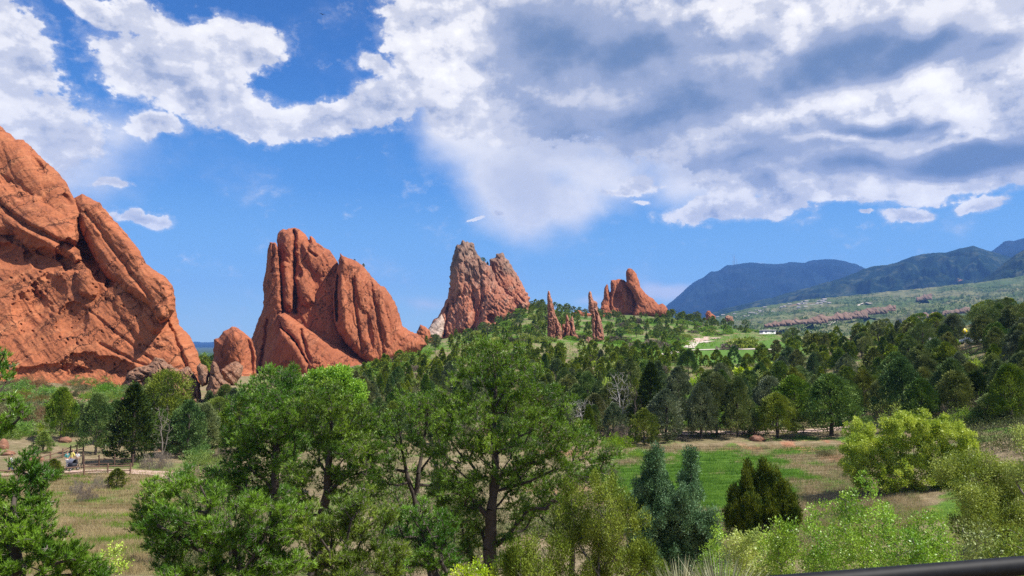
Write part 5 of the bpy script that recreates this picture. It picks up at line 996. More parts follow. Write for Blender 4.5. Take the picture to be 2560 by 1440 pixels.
leafstuff('undergrowth', [(1560,930),(1960,905),(2330,860),(2560,820),(2600,1080),(1560,1100)], 1800, 34, 1.2, .24, .12, M_jun, 604, 'dark undergrowth between the junipers on the right', 85, thr=-.3)
leafstuff('undergrowth', [(2300,1060),(2600,1050),(2600,1140),(2420,1140)], 300, 40, 1.0, .16, .08, M_jun, 605, 'dark low growth under the big junipers at right', 55, thr=-.9)
leafstuff('undergrowth', [(400,1200),(620,1130),(1000,1100),(1560,1120),(1560,1440),(380,1440)], 4800, 46, .62, .12, .055, M_sage, 606, 'grey green low brush on the bank below the pinyon pines', 9, thr=-.05)
leafstuff('undergrowth', [(1500,1400),(1780,1330),(2200,1300),(2600,1240),(2600,1500),(1500,1500)], 2600, 36, .36, .065, .036, M_leafg, 607, 'low green leaves under the shrubs at the lower right', 7, thr=-.4)
# distant woods and scrub
def far_clumps(name, pts, size, mat, seed, label, per=10, dens=None):
    rg = np.random.default_rng(seed); cc = pts + np.stack([np.zeros(len(pts)), np.zeros(len(pts)), size * .35], -1)
    V, Fc = clump_leaves(cc, np.tile([0, 0, 1.], (len(cc), 1)), size * .55, per, 1.0, .8, rg, .3)
    s = np.repeat(size, per)                                   # leaf size follows clump size
    Vr = V.reshape(-1, 4, 3); c0 = Vr[:, :1]; Vr = c0 + (Vr - c0) * (s * .45)[:, None, None]
    o = mesh_obj(name, [(Vr.reshape(-1, 3), Fc)], mat); tag(o, label, 'woodland', kind='stuff')
rg = np.random.default_rng(9)
pxq = rg.uniform(1780, 2600, 9000); tq = rg.random(9000) ** 1.0 * .9
X, Yv, Z = z_ft(pxq, tq); k = fbm(X / 260, Yv / 200, 4, 90) > .02; pts = np.stack([X, Yv, Z], -1)[k]
far_clumps('distant_scrub', pts, rg.uniform(3.5, 9, len(pts)), M_jun, 10, 'dark scrub oaks and pines dotted over the green foothills', 7)
pxq = rg.uniform(380, 640, 2600); Yq = np.exp(rg.uniform(math.log(420), math.log(3200), 2600)); X = (pxq - 1280) / F * Yq; pts = np.stack([X, Yq, gz(X, Yq)], -1)
far_clumps('distant_woodland', pts, rg.uniform(5, 11, len(pts)), M_jun, 12, 'green tree cover on the low plain seen between the cliff and the dome', 10)

# ------------------------------------------------------------------ paths
M_path = simple('pink_gravel_path', (.50, .36, .29), .95, .08, scale=3, col2=(.42, .29, .23))
M_dust = simple('pale_track', (.55, .47, .38), .95, .08, scale=.5)
def strip(name, pts, wd, mat, lift=.04, step=1.0, label=None):
    P_ = np.array(pts, float); seg = [P_[0]]
    for a, b in zip(P_[:-1], P_[1:]):
        k = max(1, int(np.linalg.norm(b - a) / step)); seg += [a + (b - a) * j / k for j in range(1, k + 1)]
    P_ = np.array(seg); k = np.hanning(9); k /= k.sum()
    if len(P_) > 12: P_ = np.stack([np.convolve(np.pad(P_[:, i], 4, 'edge'), k, 'valid') for i in (0, 1)], 1)
    t = unit(np.gradient(P_, axis=0)); nrm = np.stack([-t[:, 1], t[:, 0]], 1); rows = []
    for u in (-.5, -.25, 0, .25, .5):
        ww = wd * (1 + .12 * fbm(np.arange(len(P_)) / 5, np.zeros(len(P_)) + u, 2, 3)); q = P_ + nrm * (u * ww)[:, None]; rows.append(np.stack([q[:, 0], q[:, 1], gz(q[:, 0], q[:, 1]) + lift], 1))
    V = np.stack(rows, 1).reshape(-1, 3); o = mesh_obj(name, [(V, grid_faces(len(P_), 5))], mat, smooth=True); tag(o, kind='structure'); return o
def g2(px, Y): return (float(at(px, 800, Y)[0]), Y)
strip('path', [g2(-120, 66), g2(60, 71), g2(150, 72.5), g2(285, 74), g2(420, 72), g2(520, 66)], 2.6, M_path, .07)
strip('path', [g2(1500, 103), g2(1700, 102), g2(1900, 102.5), g2(2060, 103), g2(2180, 101), g2(2330, 92)], 3.0, M_path, .07)
def gp(px, py): 
    Y = hit(px, py, 200); return g2(px, Y)
try:
    strip('path', [gp(1640, 889), gp(1690, 881), gp(1740, 874), gp(1800, 873), gp(1880, 874), gp(1965, 876)], 5.0, M_dust, .3, 6)
    strip('path', [gp(1722, 872), gp(1728, 862), gp(1745, 856), gp(1790, 852)], 5.5, M_dust, .32, 6)
    strip('path', [gp(1724, 856), gp(1760, 847), gp(1785, 843)], 12, M_path, .34, 6)
except TypeError: pass
# pale dirt track climbing the far foothills
tr_ = []
for px, t in [(2075, .66), (2090, .60), (2112, .50), (2128, .40), (2140, .33), (2152, .28), (2165, .27), (2182, .28)]:
    X, Yv, Z = z_ft(np.array([px]), np.array([t])); tr_.append((X[0], Yv[0], Z[0] + 3))
tr_ = np.array(tr_); V = np.concatenate([np.stack([tr_ + [-7, 0, 0], tr_ + [7, 6, 1.5]], 1).reshape(-1, 3)]); tag(mesh_obj('track', [(V, grid_faces(len(tr_), 2))], M_dust), kind='structure')

# ------------------------------------------------------------------ split-rail fences
M_wood = simple('weathered_fence_wood', (.20, .115, .075), .9, .12, scale=12)
M_woodd = simple('dark_fence_wood', (.12, .07, .048), .9, .12, scale=12)
def fence(posts, label, mat, hp=1.05, seed=0, rails=(.35, .80), off=.0):
    rg = random.Random(seed); x0, y0 = posts[0]; root = empty('split_rail_fence', (x0, y0, float(gz(x0, y0)))); tag(root, label, 'fence')
    o0 = np.array(root.location)
    P3 = [np.array([x, y, float(gz(x, y))]) for x, y in posts]
    for p_ in P3:
        tl = rg.uniform(-.03, .03)
        mesh_obj('post', [(v + p_ - o0, f) for v, f in tube([(0, 0, -.2), (tl * .5, 0, .5), (tl, tl, hp)], [.085, .08, .07], 8)], mat, root)
    for a, b in zip(P3[:-1], P3[1:]):
        for r_ in rails:
            d1, d2 = rg.uniform(-.05, .05), rg.uniform(-.05, .05); m = (a + b) / 2
            mesh_obj('rail', [(v - o0, f) for v, f in tube([a + [0, 0, r_ + d1], m + [0, 0, r_ + rg.uniform(-.05, .03)], b + [0, 0, r_ + d2]], [.05, .062, .05], 6)], mat, root)
fence([g2(p, y) for p, y in [(-60, 65), (10, 66.5), (66, 67.5), (98, 67.8), (160, 69.5), (226, 70.5), (284, 71.2), (340, 71.5)]], 'weathered split rail fence on the near side of the pink path', M_wood, seed=1)
fence([g2(p, y) for p, y in [(40, 72), (87, 75), (113, 77), (142, 80), (171, 83), (190, 85), (206, 86), (222, 88)]], 'weathered split rail fence on the far side of the pink path', M_wood, seed=2)
fence([g2(p, y) for p, y in [(222, 79), (224, 76), (262, 76.5), (300, 76.5), (345, 76.5)]], 'darker short rail fence right of the stroller, under the junipers', M_woodd, seed=3, hp=1.25)
fence([g2(p, y) for p, y in [(1640, 100.5), (1700, 100.3), (1760, 100.2), (1820, 100), (1880, 100), (1940, 100.2), (2000, 100.5), (2060, 100.8), (2120, 100)]], 'dark rail fence behind the row of junipers beyond the meadow', M_woodd, seed=4)

# ------------------------------------------------------------------ boulders
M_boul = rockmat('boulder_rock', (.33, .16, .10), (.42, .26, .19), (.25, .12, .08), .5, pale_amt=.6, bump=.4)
for i, (px, Y, s, lb) in enumerate([(103, 80, (1.0, .7, .55), 'rounded pink boulder beside the fence at left'), (176, 95, (.8, .6, .5), 'pale boulder under the juniper behind the fence'), (22, 88, (.7, .6, .9), 'jagged red rock at the left edge above the fence'), (36, 84, (.8, .6, .35), 'flat red slab at the foot of the jagged rock'),
     (1885, 96, (.95, .7, .55), 'reddish boulder in the shade under the juniper row'), (300, 148, (2.2, 1.4, .8), 'flat orange boulders in the brush below the huge cliff'), (1600, 46, (.5, .4, .2), 'small pale stone in the meadow left of the twin blue juniper'), (330, 140, (1.6, 1.2, .9), 'brown boulder in the brush below the cracked outcrop')]):
    x, y = g2(px, Y); V, Fc = ico((0, 0, 0), s, i + 3, 3, .35, 1.6)[0]; o = mesh_obj('boulder', [(V, Fc)], M_boul); o.location = (x, y, float(gz(x, y)) + s[2] * .35); tag(o, lb, 'boulder')
# distant red outcrops on the foothills, and small ones beyond the ridge
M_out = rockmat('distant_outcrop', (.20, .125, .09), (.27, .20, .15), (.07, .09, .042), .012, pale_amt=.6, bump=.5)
OC = [(2010, 800, 120, 26, 1500, 'low pink outcrop, lowest left of the row on the foothills'), (2075, 792, 110, 30, 1600, 'pink fin outcrop, second of the row on the foothills'), (2125, 787, 90, 32, 1650, 'longest pink fin outcrop in the middle of the foothill row'), (2175, 776, 90, 26, 1750, 'pink outcrop right of the longest fin on the foothills'), (2210, 769, 60, 20, 1800, 'small pink outcrop at the upper right end of the foothill row'), (1945, 806, 70, 16, 1450, 'faint pink ledge left of the foothill outcrop row'),
      (2315, 788, 60, 24, 1550, 'dark pink knob on the foothills above the right hand trees'), (2310, 740, 40, 18, 2500, 'red knob high on the foothill edge'), (2390, 775, 70, 18, 1650, 'low dusky red ledge near the right end of the foothills')]
for i, (cx, by, wd, hh, Y, lb) in enumerate(OC):
    rr = np.random.default_rng(700 + i); n_ = 13; xs = np.linspace(-wd / 2, wd / 2, n_); tp = hh * .42 * (.05 + .85 * rr.random(n_) ** 1.5) * np.sqrt(np.clip(1 - (np.abs(xs) / (wd * .52)) ** 2, .08, 1))
    outl = [(cx + x, by - (x / wd) * hh * .6 - t) for x, t in zip(xs, tp)] + [(cx + wd / 2, by + 8), (cx - wd / 2, by + 14)]
    sh_ = sheet(outl, Y, by, .8, .3, 12, 8, 1.3, 3.0, 3.0, 50, 26, 0, None, 700 + i, 30, blocky=2.5, jag=.8); rock('foothill_outcrop', [sh_], M_out, lb, 'rock outcrop')
rock('ridge_boulder', [sheet([(1762,800),(1764,782),(1768,777),(1775,777),(1780,784),(1788,790),(1790,802)], 830, 800, .3, 0, 4, 8, 1.2, 1, .8, 40, 6, 0, None, 720, 6, blocky=.8)], M_red2, 'small red boulder poking above the trees right of the castle-like rock', 'boulder')
rock('ridge_ledge', [sheet([(1808,805),(1812,792),(1822,788),(1832,792),(1834,806)], 840, 800, .3, 0, 4, 8, 1.2, 1, .8, 20, 6, 0, None, 721, 6, blocky=.8)], M_tan, 'pale rock ledge between dark trees on the ridge', 'boulder')
rock('ridge_rocks', [sheet([(1425,800),(1432,782),(1445,776),(1460,780),(1475,784),(1500,790),(1510,800),(1500,806),(1440,808)], 655, 800, .5, 0, 3, 8, 1.2, 1, .8, 10, 6, 0, None, 722, 6, blocky=.9)], M_red2, 'low jumble of red rocks on the ridge between the tall spire and the castle-like rock', 'boulder')

# ------------------------------------------------------------------ houses, masts
M_hw = simple('house_wall', (.42, .41, .40), .8, .05); M_hr = simple('house_roof', (.30, .27, .25), .8, .1)
def house_mesh():
    V = np.array([(-6,-4,0),(6,-4,0),(6,4,0),(-6,4,0),(-6,-4,4),(6,-4,4),(6,4,4),(-6,4,4)], float); Fw = np.array([(0,1,5,4),(1,2,6,5),(2,3,7,6),(3,0,4,7)])
    G = np.array([(-6,-4,4),(-6,4,4),(-6,0,6.6),(6,-4,4),(6,4,4),(6,0,6.6)], float); Fg = np.array([(0,2,1),(3,4,5)])
    Rr_ = np.array([(-6.6,-4.6,3.9),(6.6,-4.6,3.9),(6.6,0,6.9),(-6.6,0,6.9),(-6.6,4.6,3.9),(6.6,4.6,3.9)], float); Fr = np.array([(0,1,2,3),(3,2,5,4)])
    return [(V, Fw, 0), (G, Fg, 0), (Rr_, Fr, 1)]
h0 = mesh_obj('house', house_mesh(), mats=[M_hw, M_hr]); hm = h0.data; bpy.data.objects.remove(h0)
rh = random.Random(77); hc = 0
for i in range(400):
    if hc >= 120: break
    u = rh.random(); px = 1790 + 290 * u; t = rh.uniform(.02, .30) if u < .75 else rh.uniform(.02, .16)
    src = z_m2 if rh.random() < .55 else z_ft
    if src is z_m2: t = rh.uniform(.80, .985) - .25 * u * rh.random()
    X, Yv, Z = src(np.array([px]), np.array([t])); qx, qy = pix(X[0], Yv[0], Z[0])
    o = bpy.data.objects.new('house', hm); COL.objects.link(o); s = rh.uniform(.7, 1.2) * Yv[0] / 3400; o.scale = (s * rh.uniform(1, 1.8), s, s); o.location = (X[0], Yv[0], Z[0] - 1); o.rotation_euler = (0, 0, rh.uniform(-.5, .5))
    tag(o, 'tiny pale house in the suburb scattered below the blue mountain', 'house', 'houses of the suburb at the foot of the blue mountain'); hc += 1
M_mast = simple('mast_steel', (.35, .33, .33), .6, .05)
for i, (px, hh, lb) in enumerate([(1836, 150, 'tallest antenna mast on the blue mountain top, left one of three'), (1840, 130, 'middle antenna mast on the blue mountain top'), (1846, 70, 'shortest antenna mast on the blue mountain top')]):
    X, Yv, Z = z_m1(np.array([px]), np.array([.0])); parts = tube([(0, 0, -20), (0, 0, hh * .6), (0, 0, hh)], [3.0, 2.2, 1.2], 6)
    for q in (.3, .6, .85): parts += box((0, 0, hh * q), (9, 9, 1.2))
    o = mesh_obj('antenna_mast', parts, M_mast); o.location = (X[0], Yv[0], Z[0]); tag(o, lb, 'antenna mast')
M_white = simple('white_building_wall', (.50, .50, .49), .7, .04); M_rf = simple('flat_roof', (.55, .55, .55), .8, .05); M_glass = simple('dark_window', (.03, .035, .045), .2, .05)
def small_building(px, Y, sx, sy, hz, label, rz=.1, lift=0):
    x, y = g2(px, Y); root = empty('building', (x, y, float(gz(x, y)) + lift), rz); tag(root, label, 'building')
    mesh_obj('wall', box((0, 0, hz / 2), (sx, sy, hz)), M_white, root); mesh_obj('roof', box((0, 0, hz + .14), (sx + .6, sy + .6, .25)), M_rf, root)
    k = max(2, int(sx / 4))
    for j in range(k): mesh_obj('window', box((-sx / 2 + (j + .5) * sx / k, -sy / 2 - .02, hz * .55), (sx / k * .3, .06, hz * .3)), M_glass, root)
small_building(1918, 560, 10, 6, 2.8, 'small white building among the trees beyond the round olive thicket', .1, 1)
small_building(516, 1250, 60, 12, 7, 'long low white building on the plain in the gap left of the dome', .05)
small_building(530, 900, 14, 8, 5, 'small white building on the plain close to the dome rock', .1, 6)

# ------------------------------------------------------------------ vehicles and the diamond sign on the right hand road
M_car = simple('white_car_paint', (.5, .5, .5), .25, .02); M_tyre = simple('tyre_rubber', (.02, .02, .02), .8, .1); M_rim = simple('wheel_rim', (.45, .45, .46), .35, .05, .6); M_lamp = simple('head_lamp', (.8, .78, .7), .2, .02)
def car(px, Y, label, rz, z=None):
    x, y = g2(px, Y); root = empty('parked_car', (x, y, float(gz(x, y)) if z is None else z), rz); tag(root, label, 'car')
    prof = [(-2.2,.35),(-2.25,.75),(-2.1,.95),(-1.25,1.02),(-.65,1.48),(.9,1.52),(1.65,1.08),(2.15,.98),(2.25,.6),(2.2,.35)]; n_ = len(prof)
    V = np.array([(a, -.85 * (1 if b < 1.05 else .82), b) for a, b in prof] + [(a, .85 * (1 if b < 1.05 else .82), b) for a, b in prof]); parts = [(V, np.array([(i, (i + 1) % n_, n_ + (i + 1) % n_, n_ + i) for i in range(n_)]))]
    for s_ in (0, n_): parts.append((np.concatenate([V[s_:s_ + n_], [[0, V[s_][1], .8]]]), np.array([(i, (i + 1) % n_, n_) for i in range(n_)])))
    mesh_obj('body', parts, M_car, root)
    for sy in (-1, 1):
        mesh_obj('window', [(np.array([(-1.12,sy*.80,1.06),(-.6,sy*.73,1.42),(.85,sy*.73,1.44),(1.45,sy*.80,1.1)]), np.array([(0,1,2,3)]))], M_glass, root)
        for wx in (-1.4, 1.4):
            w_ = mesh_obj('wheel', [], None, root) if 0 else mesh_obj('wheel', tube([(wx, sy * .70, .34), (wx, sy * .90, .34)], .34, 16), M_tyre, root)
            mesh_obj('rim', tube([(wx, sy * .895, .34), (wx, sy * .915, .34)], .2, 12), M_rim, w_)
        mesh_obj('headlight', box((-2.235, sy * .6, .75), (.06, .3, .16)), M_lamp, root)
    return root
def topz(px, py, Y): return float(at(px, py, Y)[2])
car(2425, 158, 'white car seen between treetops below the yellow diamond sign', .2, topz(2425, 844, 158) - 1.4)
car(2328, 165, 'white vehicle half hidden in the treetops left of the yellow diamond sign', 1.2, topz(2328, 838, 165) - 2.0)
M_yelw = simple('yellow_sign_face', (.85, .62, .01), .5, .02); M_blk = simple('black_marking', (.02, .02, .02), .6, .02); M_gal = simple('galvanised_post', (.4, .4, .4), .5, .05, .5)
p_ = at(2412, 828, 150); rs = empty('diamond_sign', (p_[0], p_[1], p_[2] - 2.6)); tag(rs, 'yellow diamond warning sign among treetops near the right ridge', 'road sign')
mesh_obj('post', tube([(0, .06, -2.0), (0, .06, 2.9)], .05, 8), M_gal, rs)
a_ = .62; fv = []
for yy in (-.02, .02): fv += [(0, yy, 2.6 - a_), (a_, yy, 2.6), (0, yy, 2.6 + a_), (-a_, yy, 2.6)]
face = mesh_obj('sign_face', [(np.array(fv), np.array([(0,1,2,3),(7,6,5,4),(0,4,5,1),(1,5,6,2),(2,6,7,3),(3,7,4,0)]))], M_yelw, rs)
mesh_obj('symbol', box((0, -.035, 2.6), (.16, .02, .36)) + box((.08, -.036, 2.72), (.24, .02, .10)), M_blk, face)

# ------------------------------------------------------------------ people
def skin_mesh(name, verts, edges, rad, mat, parent, sub=2):
    me = bpy.data.meshes.new(name + '_src'); me.from_pydata(verts, edges, []); o = bpy.data.objects.new(name + '_src', me); COL.objects.link(o)
    m = o.modifiers.new('s', 'SKIN'); m.use_smooth_shade = True
    for i, r_ in enumerate(rad): me.skin_vertices[0].data[i].radius = (r_, r_) if np.ndim(r_) == 0 else r_
    me.skin_vertices[0].data[0].use_root = True
    o.modifiers.new('u', 'SUBSURF').levels = sub
    dg = bpy.context.evaluated_depsgraph_get(); ev = bpy.data.meshes.new_from_object(o.evaluated_get(dg)); bpy.data.objects.remove(o)
    ev.materials.clear(); ev.materials.append(mat); f_ = bpy.data.objects.new(name, ev); COL.objects.link(f_)
    if parent is not None: f_.parent = parent
    return f_
M_skin = simple('skin', (.48, .28, .20), .6, .05); M_hair = simple('dark_hair', (.035, .022, .015), .7, .1)
def person(loc, rz, label, shirt, pants, hair=M_hair, hat=None, pose='stand', s=1.0, bag=None):
    root = empty('person', loc, rz); root.scale = (s, s, s); tag(root, label, 'person')
    lean = .12 if pose == 'push' else .0; st = .22 if pose in ('walk', 'push') else .07
    pel = (0, 0, .95); ch = (0, -lean, 1.28); nk = (0, -lean * 1.3, 1.48); hd = (0, -lean * 1.5, 1.60); hd2 = (0, -lean * 1.5 - .01, 1.69)
    hands = {1: (.24, -.05, .82), -1: (-.24, -.05, .82)}; elb = {1: (.27, .03, 1.1), -1: (-.27, .03, 1.1)}
    if pose == 'push': hands = {1: (.2, -.48, 1.02), -1: (-.2, -.48, 1.02)}; elb = {1: (.26, -.2, 1.12), -1: (-.26, -.2, 1.12)}
    V = [pel, (0, -lean * .5, 1.1), ch, nk, hd, hd2]; E = [(0, 1), (1, 2), (2, 3), (3, 4), (4, 5)]; Rr_ = [(.15, .11), (.135, .10), (.165, .11), .055, .085, .08]
    for sx in (1, -1):
        b = len(V); V += [(sx * .17, -lean, 1.42), elb[sx], hands[sx]]; E += [(2, b), (b, b + 1), (b + 1, b + 2)]; Rr_ += [.055, .042, .033]
        b = len(V); yf = sx * st; V += [(sx * .09, 0, .88), (sx * .10, yf * .5 - .03, .50), (sx * .10, yf, .09), (sx * .11, yf - .14, .045)]; E += [(0, b), (b, b + 1), (b + 1, b + 2), (b + 2, b + 3)]; Rr_ += [.085, .058, .042, .035]
    skin_mesh('body', V, E, Rr_, M_skin, root)
    V2 = [(0, 0, .96), (0, -lean * .5, 1.12), ch, (0, -lean * 1.2, 1.43)]; E2 = [(0, 1), (1, 2), (2, 3)]; R2 = [(.17, .13), (.155, .12), (.185, .13), (.09, .07)]
    for sx in (1, -1):
        b = len(V2); V2 += [(sx * .175, -lean, 1.42), tuple(np.array(elb[sx]))]; E2 += [(2, b), (b, b + 1)]; R2 += [.07, .06]
    skin_mesh('shirt', V2, E2, R2, shirt, root)
    V3 = [(0, 0, .97), (0, 0, .90)]; E3 = [(0, 1)]; R3 = [(.165, .125), (.165, .13)]
    for sx in (1, -1):
        yf = sx * st; b = len(V3); V3 += [(sx * .095, 0, .84), (sx * .10, yf * .5 - .03, .50), (sx * .10, yf, .12)]; E3 += [(1, b), (b, b + 1), (b + 1, b + 2)]; R3 += [.10, .075, .06]
    skin_mesh('trousers', V3, E3, R3, pants, root)
    mesh_obj('hair', [(v, f) for v, f in ico((0, -lean * 1.5 + .02, 1.70), (.095, .105, .09), 3, 2, .06)], hat or hair, root, smooth=True)
    return root
C_ = lambda nm, c: simple(nm, c, .85, .05)
S_yel, S_teal, S_wht, S_blk, S_red, S_blu, S_jean, S_tan = C_('yellow_cloth', (.72, .62, .16)), C_('teal_cloth', (.06, .25, .24)), C_('white_cloth', (.75, .74, .72)), C_('black_cloth', (.02, .02, .025)), C_('maroon_cloth', (.16, .03, .05)), C_('blue_cloth', (.05, .07, .25)), C_('denim', (.06, .09, .16)), C_('tan_cloth', (.38, .30, .20))
def on(px, Y, dz=.07): x, y = g2(px, Y); return (x, y, float(gz(x, y)) + dz)
person(on(193, 75.5), 2.6, 'person in a yellow top standing behind the black stroller', S_yel, S_jean, hair=simple('blond_hair', (.35, .22, .09), .7, .1), pose='push', s=1.05)
person(on(183, 76), 1.2, 'person in a teal top just left of the person in yellow', S_teal, S_wht, pose='walk', s=.95)
person(on(208, 77.5), .2, 'small person in white standing right of the person in yellow', S_wht, S_tan, s=.8)
person(on(46, 71), -1.2, 'person in a white shirt walking at the left, half behind the pine', S_wht, S_jean, pose='walk')
pt = at(743, 572, 398)
person((pt[0] - .35, pt[1] - 1.0, topz(742, 588, 398)), .4, 'climber in maroon on the very top of the central rock, left one', S_red, S_red, s=1.7)
person((pt[0] + .55, pt[1] - 1.0, topz(745, 587, 398)), -.5, 'climber in blue on the very top of the central rock, right one', S_blu, S_blk, s=1.8)
for px, lb, a_, b_ in [(1721, 'visitor in dark clothes at the junction of the distant valley paths, left one', S_blk, S_blk), (1731, 'visitor in tan clothes at the junction of the distant valley paths, right one', S_tan, S_blk), (1890, 'visitor in tan at the right end of the long valley path', S_tan, S_tan)]:
    Y = hit(px, 875, 200) or 350; person(on(px, Y, .35), .5, lb, a_, b_, pose='walk', s=1.05)
# stroller
M_strol = simple('stroller_fabric', (.018, .02, .028), .7, .1); M_hood = simple('grey_stroller_hood', (.16, .17, .21), .7, .05)
sx, sy, sz = on(199, 74.0); rs = empty('stroller', (sx, sy, sz), -.4); tag(rs, 'black two seat stroller with a grey hood pushed along the pink path', 'stroller')
th = np.linspace(0, 1.9, 9); V = np.concatenate([np.array([(x, -.35 * math.cos(t) - .05, .72 + .36 * math.sin(t)) for t in th]) for x in (-.36, -.12, .12, .36)]).reshape(4, 9, 3).reshape(-1, 3)
mesh_obj('hood', [(V, grid_faces(4, 9))], M_hood, rs, smooth=True)
mesh_obj('seat', box((0, -.1, .52), (.78, .55, .34), 0, .06) + box((0, .12, .78), (.76, .12, .5), 0, .04) + box((0, -.42, .34), (.7, .3, .12), 0, .03), M_strol, rs)
mesh_obj('handle', tube([(-.34, .2, .6), (-.34, .45, 1.02), (.34, .45, 1.02), (.34, .2, .6)], .022, 8), M_blk, rs)
for x, y, r_ in [(-.38, .2, .2), (.38, .2, .2), (-.34, -.55, .14), (.34, -.55, .14)]:
    w_ = mesh_obj('wheel', tube([(x - .025, y, r_), (x + .025, y, r_)], r_, 16), M_tyre, rs); mesh_obj('rim', tube([(x - .032, y, r_), (x + .032, y, r_)], r_ * .5, 12), M_rim, w_)
mesh_obj('frame', tube([(-.34, .2, .2), (-.34, -.1, .5), (-.34, -.55, .14)], .02, 6) + tube([(.34, .2, .2), (.34, -.1, .5), (.34, -.55, .14)], .02, 6), M_gal, rs)
# bird
M_bird = simple('dark_feathers', (.03, .03, .035), .8, .1); bp_ = at(806, 36, 90); br = empty('bird', tuple(bp_), .6); tag(br, 'small dark bird high in the blue gap between the clouds', 'bird')
mesh_obj('body', [(v, f) for v, f in ico((0, 0, 0), (.05, .16, .045), 2, 2, .03)], M_bird, br, smooth=True)
for s_ in (-1, 1): mesh_obj('wing', [(np.array([(0, .06, .02), (s_ * .22, .08, .10), (s_ * .46, -.02, .05), (s_ * .2, -.05, .09), (0, -.07, .02), (0, .06, .005), (s_ * .22, .08, .085), (s_ * .2, -.05, .075), (0, -.07, .005)]), np.array([(0, 1, 3, 4), (5, 8, 7, 6)])), (np.array([(s_ * .22, .08, .10), (s_ * .46, -.02, .05), (s_ * .2, -.05, .09)]), np.array([(0, 1, 2)]))], M_bird, br)
# far-off low wall / red bank at the path junction
# ------------------------------------------------------------------ yucca
M_yuc = leafmat('yucca_blades', (.20, .22, .10), (.40, .38, .22), .15, 3, .0, .2, .04)
for px, Y, s, lb in [(1790, 6.4, 1.0, 'spiky pale yucca fanning up at the bottom edge'), (1690, 6.6, .75, 'smaller yucca at the left of the fan of pale blades')]:
    rg = np.random.default_rng(int(px)); x, y = g2(px, Y); zc = topz(px, 1560 if s == 1 else 1530, Y); base = np.array([x, y, zc]); gzz = float(gz(x, y))
    root = empty('yucca', tuple(base)); tag(root, lb, 'yucca'); n = 190; D = unit(np.stack([rg.normal(size=n) * .75, rg.normal(size=n) * .6, np.abs(rg.normal(size=n)) * .7 + .35], -1)); L = .62 * s * rg.uniform(.75, 1.08, n)
    S_ = unit(np.cross(D, rg.normal(size=(n, 3)) * .3 + [0, -1, 0])); wv_ = .0048; rows = []
    for t_, ww in ((0, 1), (.35, 1.2), (.7, .8), (1, .08)):
        c_ = D * (L * t_)[:, None] - np.array([0, 0, .10]) * (t_ ** 2 * (1 - D[:, 2:3])); rows += [c_ - S_ * wv_ * ww, c_ + S_ * wv_ * ww]
    V = np.stack(rows, 1).reshape(-1, 3); q = np.array([(0, 1, 3, 2), (2, 3, 5, 4), (4, 5, 7, 6)]); Fc = (q[None] + (np.arange(n) * 8)[:, None, None]).reshape(-1, 4)
    mesh_obj('leaves', [(V, Fc)], M_yuc, root); mesh_obj('trunk', tube([(0, 0, min(gzz - zc, -.1)), (0, 0, .03)], [.09, .06], 8), M_bark2, root)
# ------------------------------------------------------------------ viewpoint hand rail
M_rail = simple('black_painted_steel', (.006, .0065, .008), .6, .25, scale=30); M_rail.node_tree.nodes['Principled BSDF'].inputs['Specular IOR Level'].default_value = .22
a = at(1930, 1466, 2.18); b = at(2560, 1414, 2.38); d_ = (b - a); A0 = a - d_ * .35; B0 = b + d_ * 2.2
rr0 = empty('handrail', tuple(A0)); tag(rr0, 'black steel handrail crossing the lower right corner', 'railing')
mesh_obj('top_rail', [(v - A0, f) for v, f in tube([A0, (A0 + B0) / 2, B0], .029, 20)], M_rail, rr0, smooth=True)
dn = np.array([0, 0, -1.0])
for k_, nm in ((.10, 'mid_rail'), (.95, 'bottom_rail')): mesh_obj(nm, [(v - A0, f) for v, f in tube([A0 + dn * k_, B0 + dn * k_], .02, 12)], M_rail, rr0, smooth=True)
for u in (0, .5, 1): q = A0 + (B0 - A0) * u; mesh_obj('post', [(v - A0, f) for v, f in tube([q + [0, .0, -1.3], q + [0, 0, -.02]], .025, 12)], M_rail, rr0, smooth=True)
mesh_obj('panel', [(v - A0, f) for v, f in [(np.array([A0 + [0, .004, -.10], B0 + [0, .004, -.10], B0 + [0, .004, -.93], A0 + [0, .004, -.93], A0 + [0, .010, -.10], B0 + [0, .010, -.10], B0 + [0, .010, -.93], A0 + [0, .010, -.93]]), np.array([(0, 1, 2, 3), (7, 6, 5, 4), (0, 4, 5, 1), (3, 2, 6, 7)]))]], M_rail, rr0)

# ------------------------------------------------------------------ limit of single junipers: the smallest ones become one wood
def app(e): return e[5] / e[3]
jun = sorted([e for e in PLACED if e[1] in ('cone', 'broad', 'oval')], key=app, reverse=True)
fixed = sum(1 for o in bpy.data.objects if o.get('category') == 'juniper' and o.get('label'))
keep, rest = jun[:292 - fixed], jun[292 - fixed:]
parts = []
for e in rest:
    o = e[0]; me = o.data if o.type == 'MESH' else None
    if me is None:
        me = [c for c in o.children if c.name.startswith('crown')][0].data
    n_ = len(me.vertices); co = np.empty(n_ * 3, np.float32); me.vertices.foreach_get('co', co); co = co.reshape(-1, 3); lp = np.empty(len(me.loops), np.int32); me.loops.foreach_get('vertex_index', lp)
    ca, sa = math.cos(o.rotation_euler.z), math.sin(o.rotation_euler.z); s = np.array(o.scale); co = co * s
    V = np.stack([co[:, 0] * ca - co[:, 1] * sa, co[:, 0] * sa + co[:, 1] * ca, co[:, 2]], -1) + np.array(o.location); parts.append((V, lp.reshape(-1, 4)))
    for c_ in list(o.children): bpy.data.objects.remove(c_)
    bpy.data.objects.remove(o)
if parts: tag(mesh_obj('juniper_woodland', parts, M_jun), 'farther small junipers merging into one wood on the valley sides', 'woodland', kind='stuff')
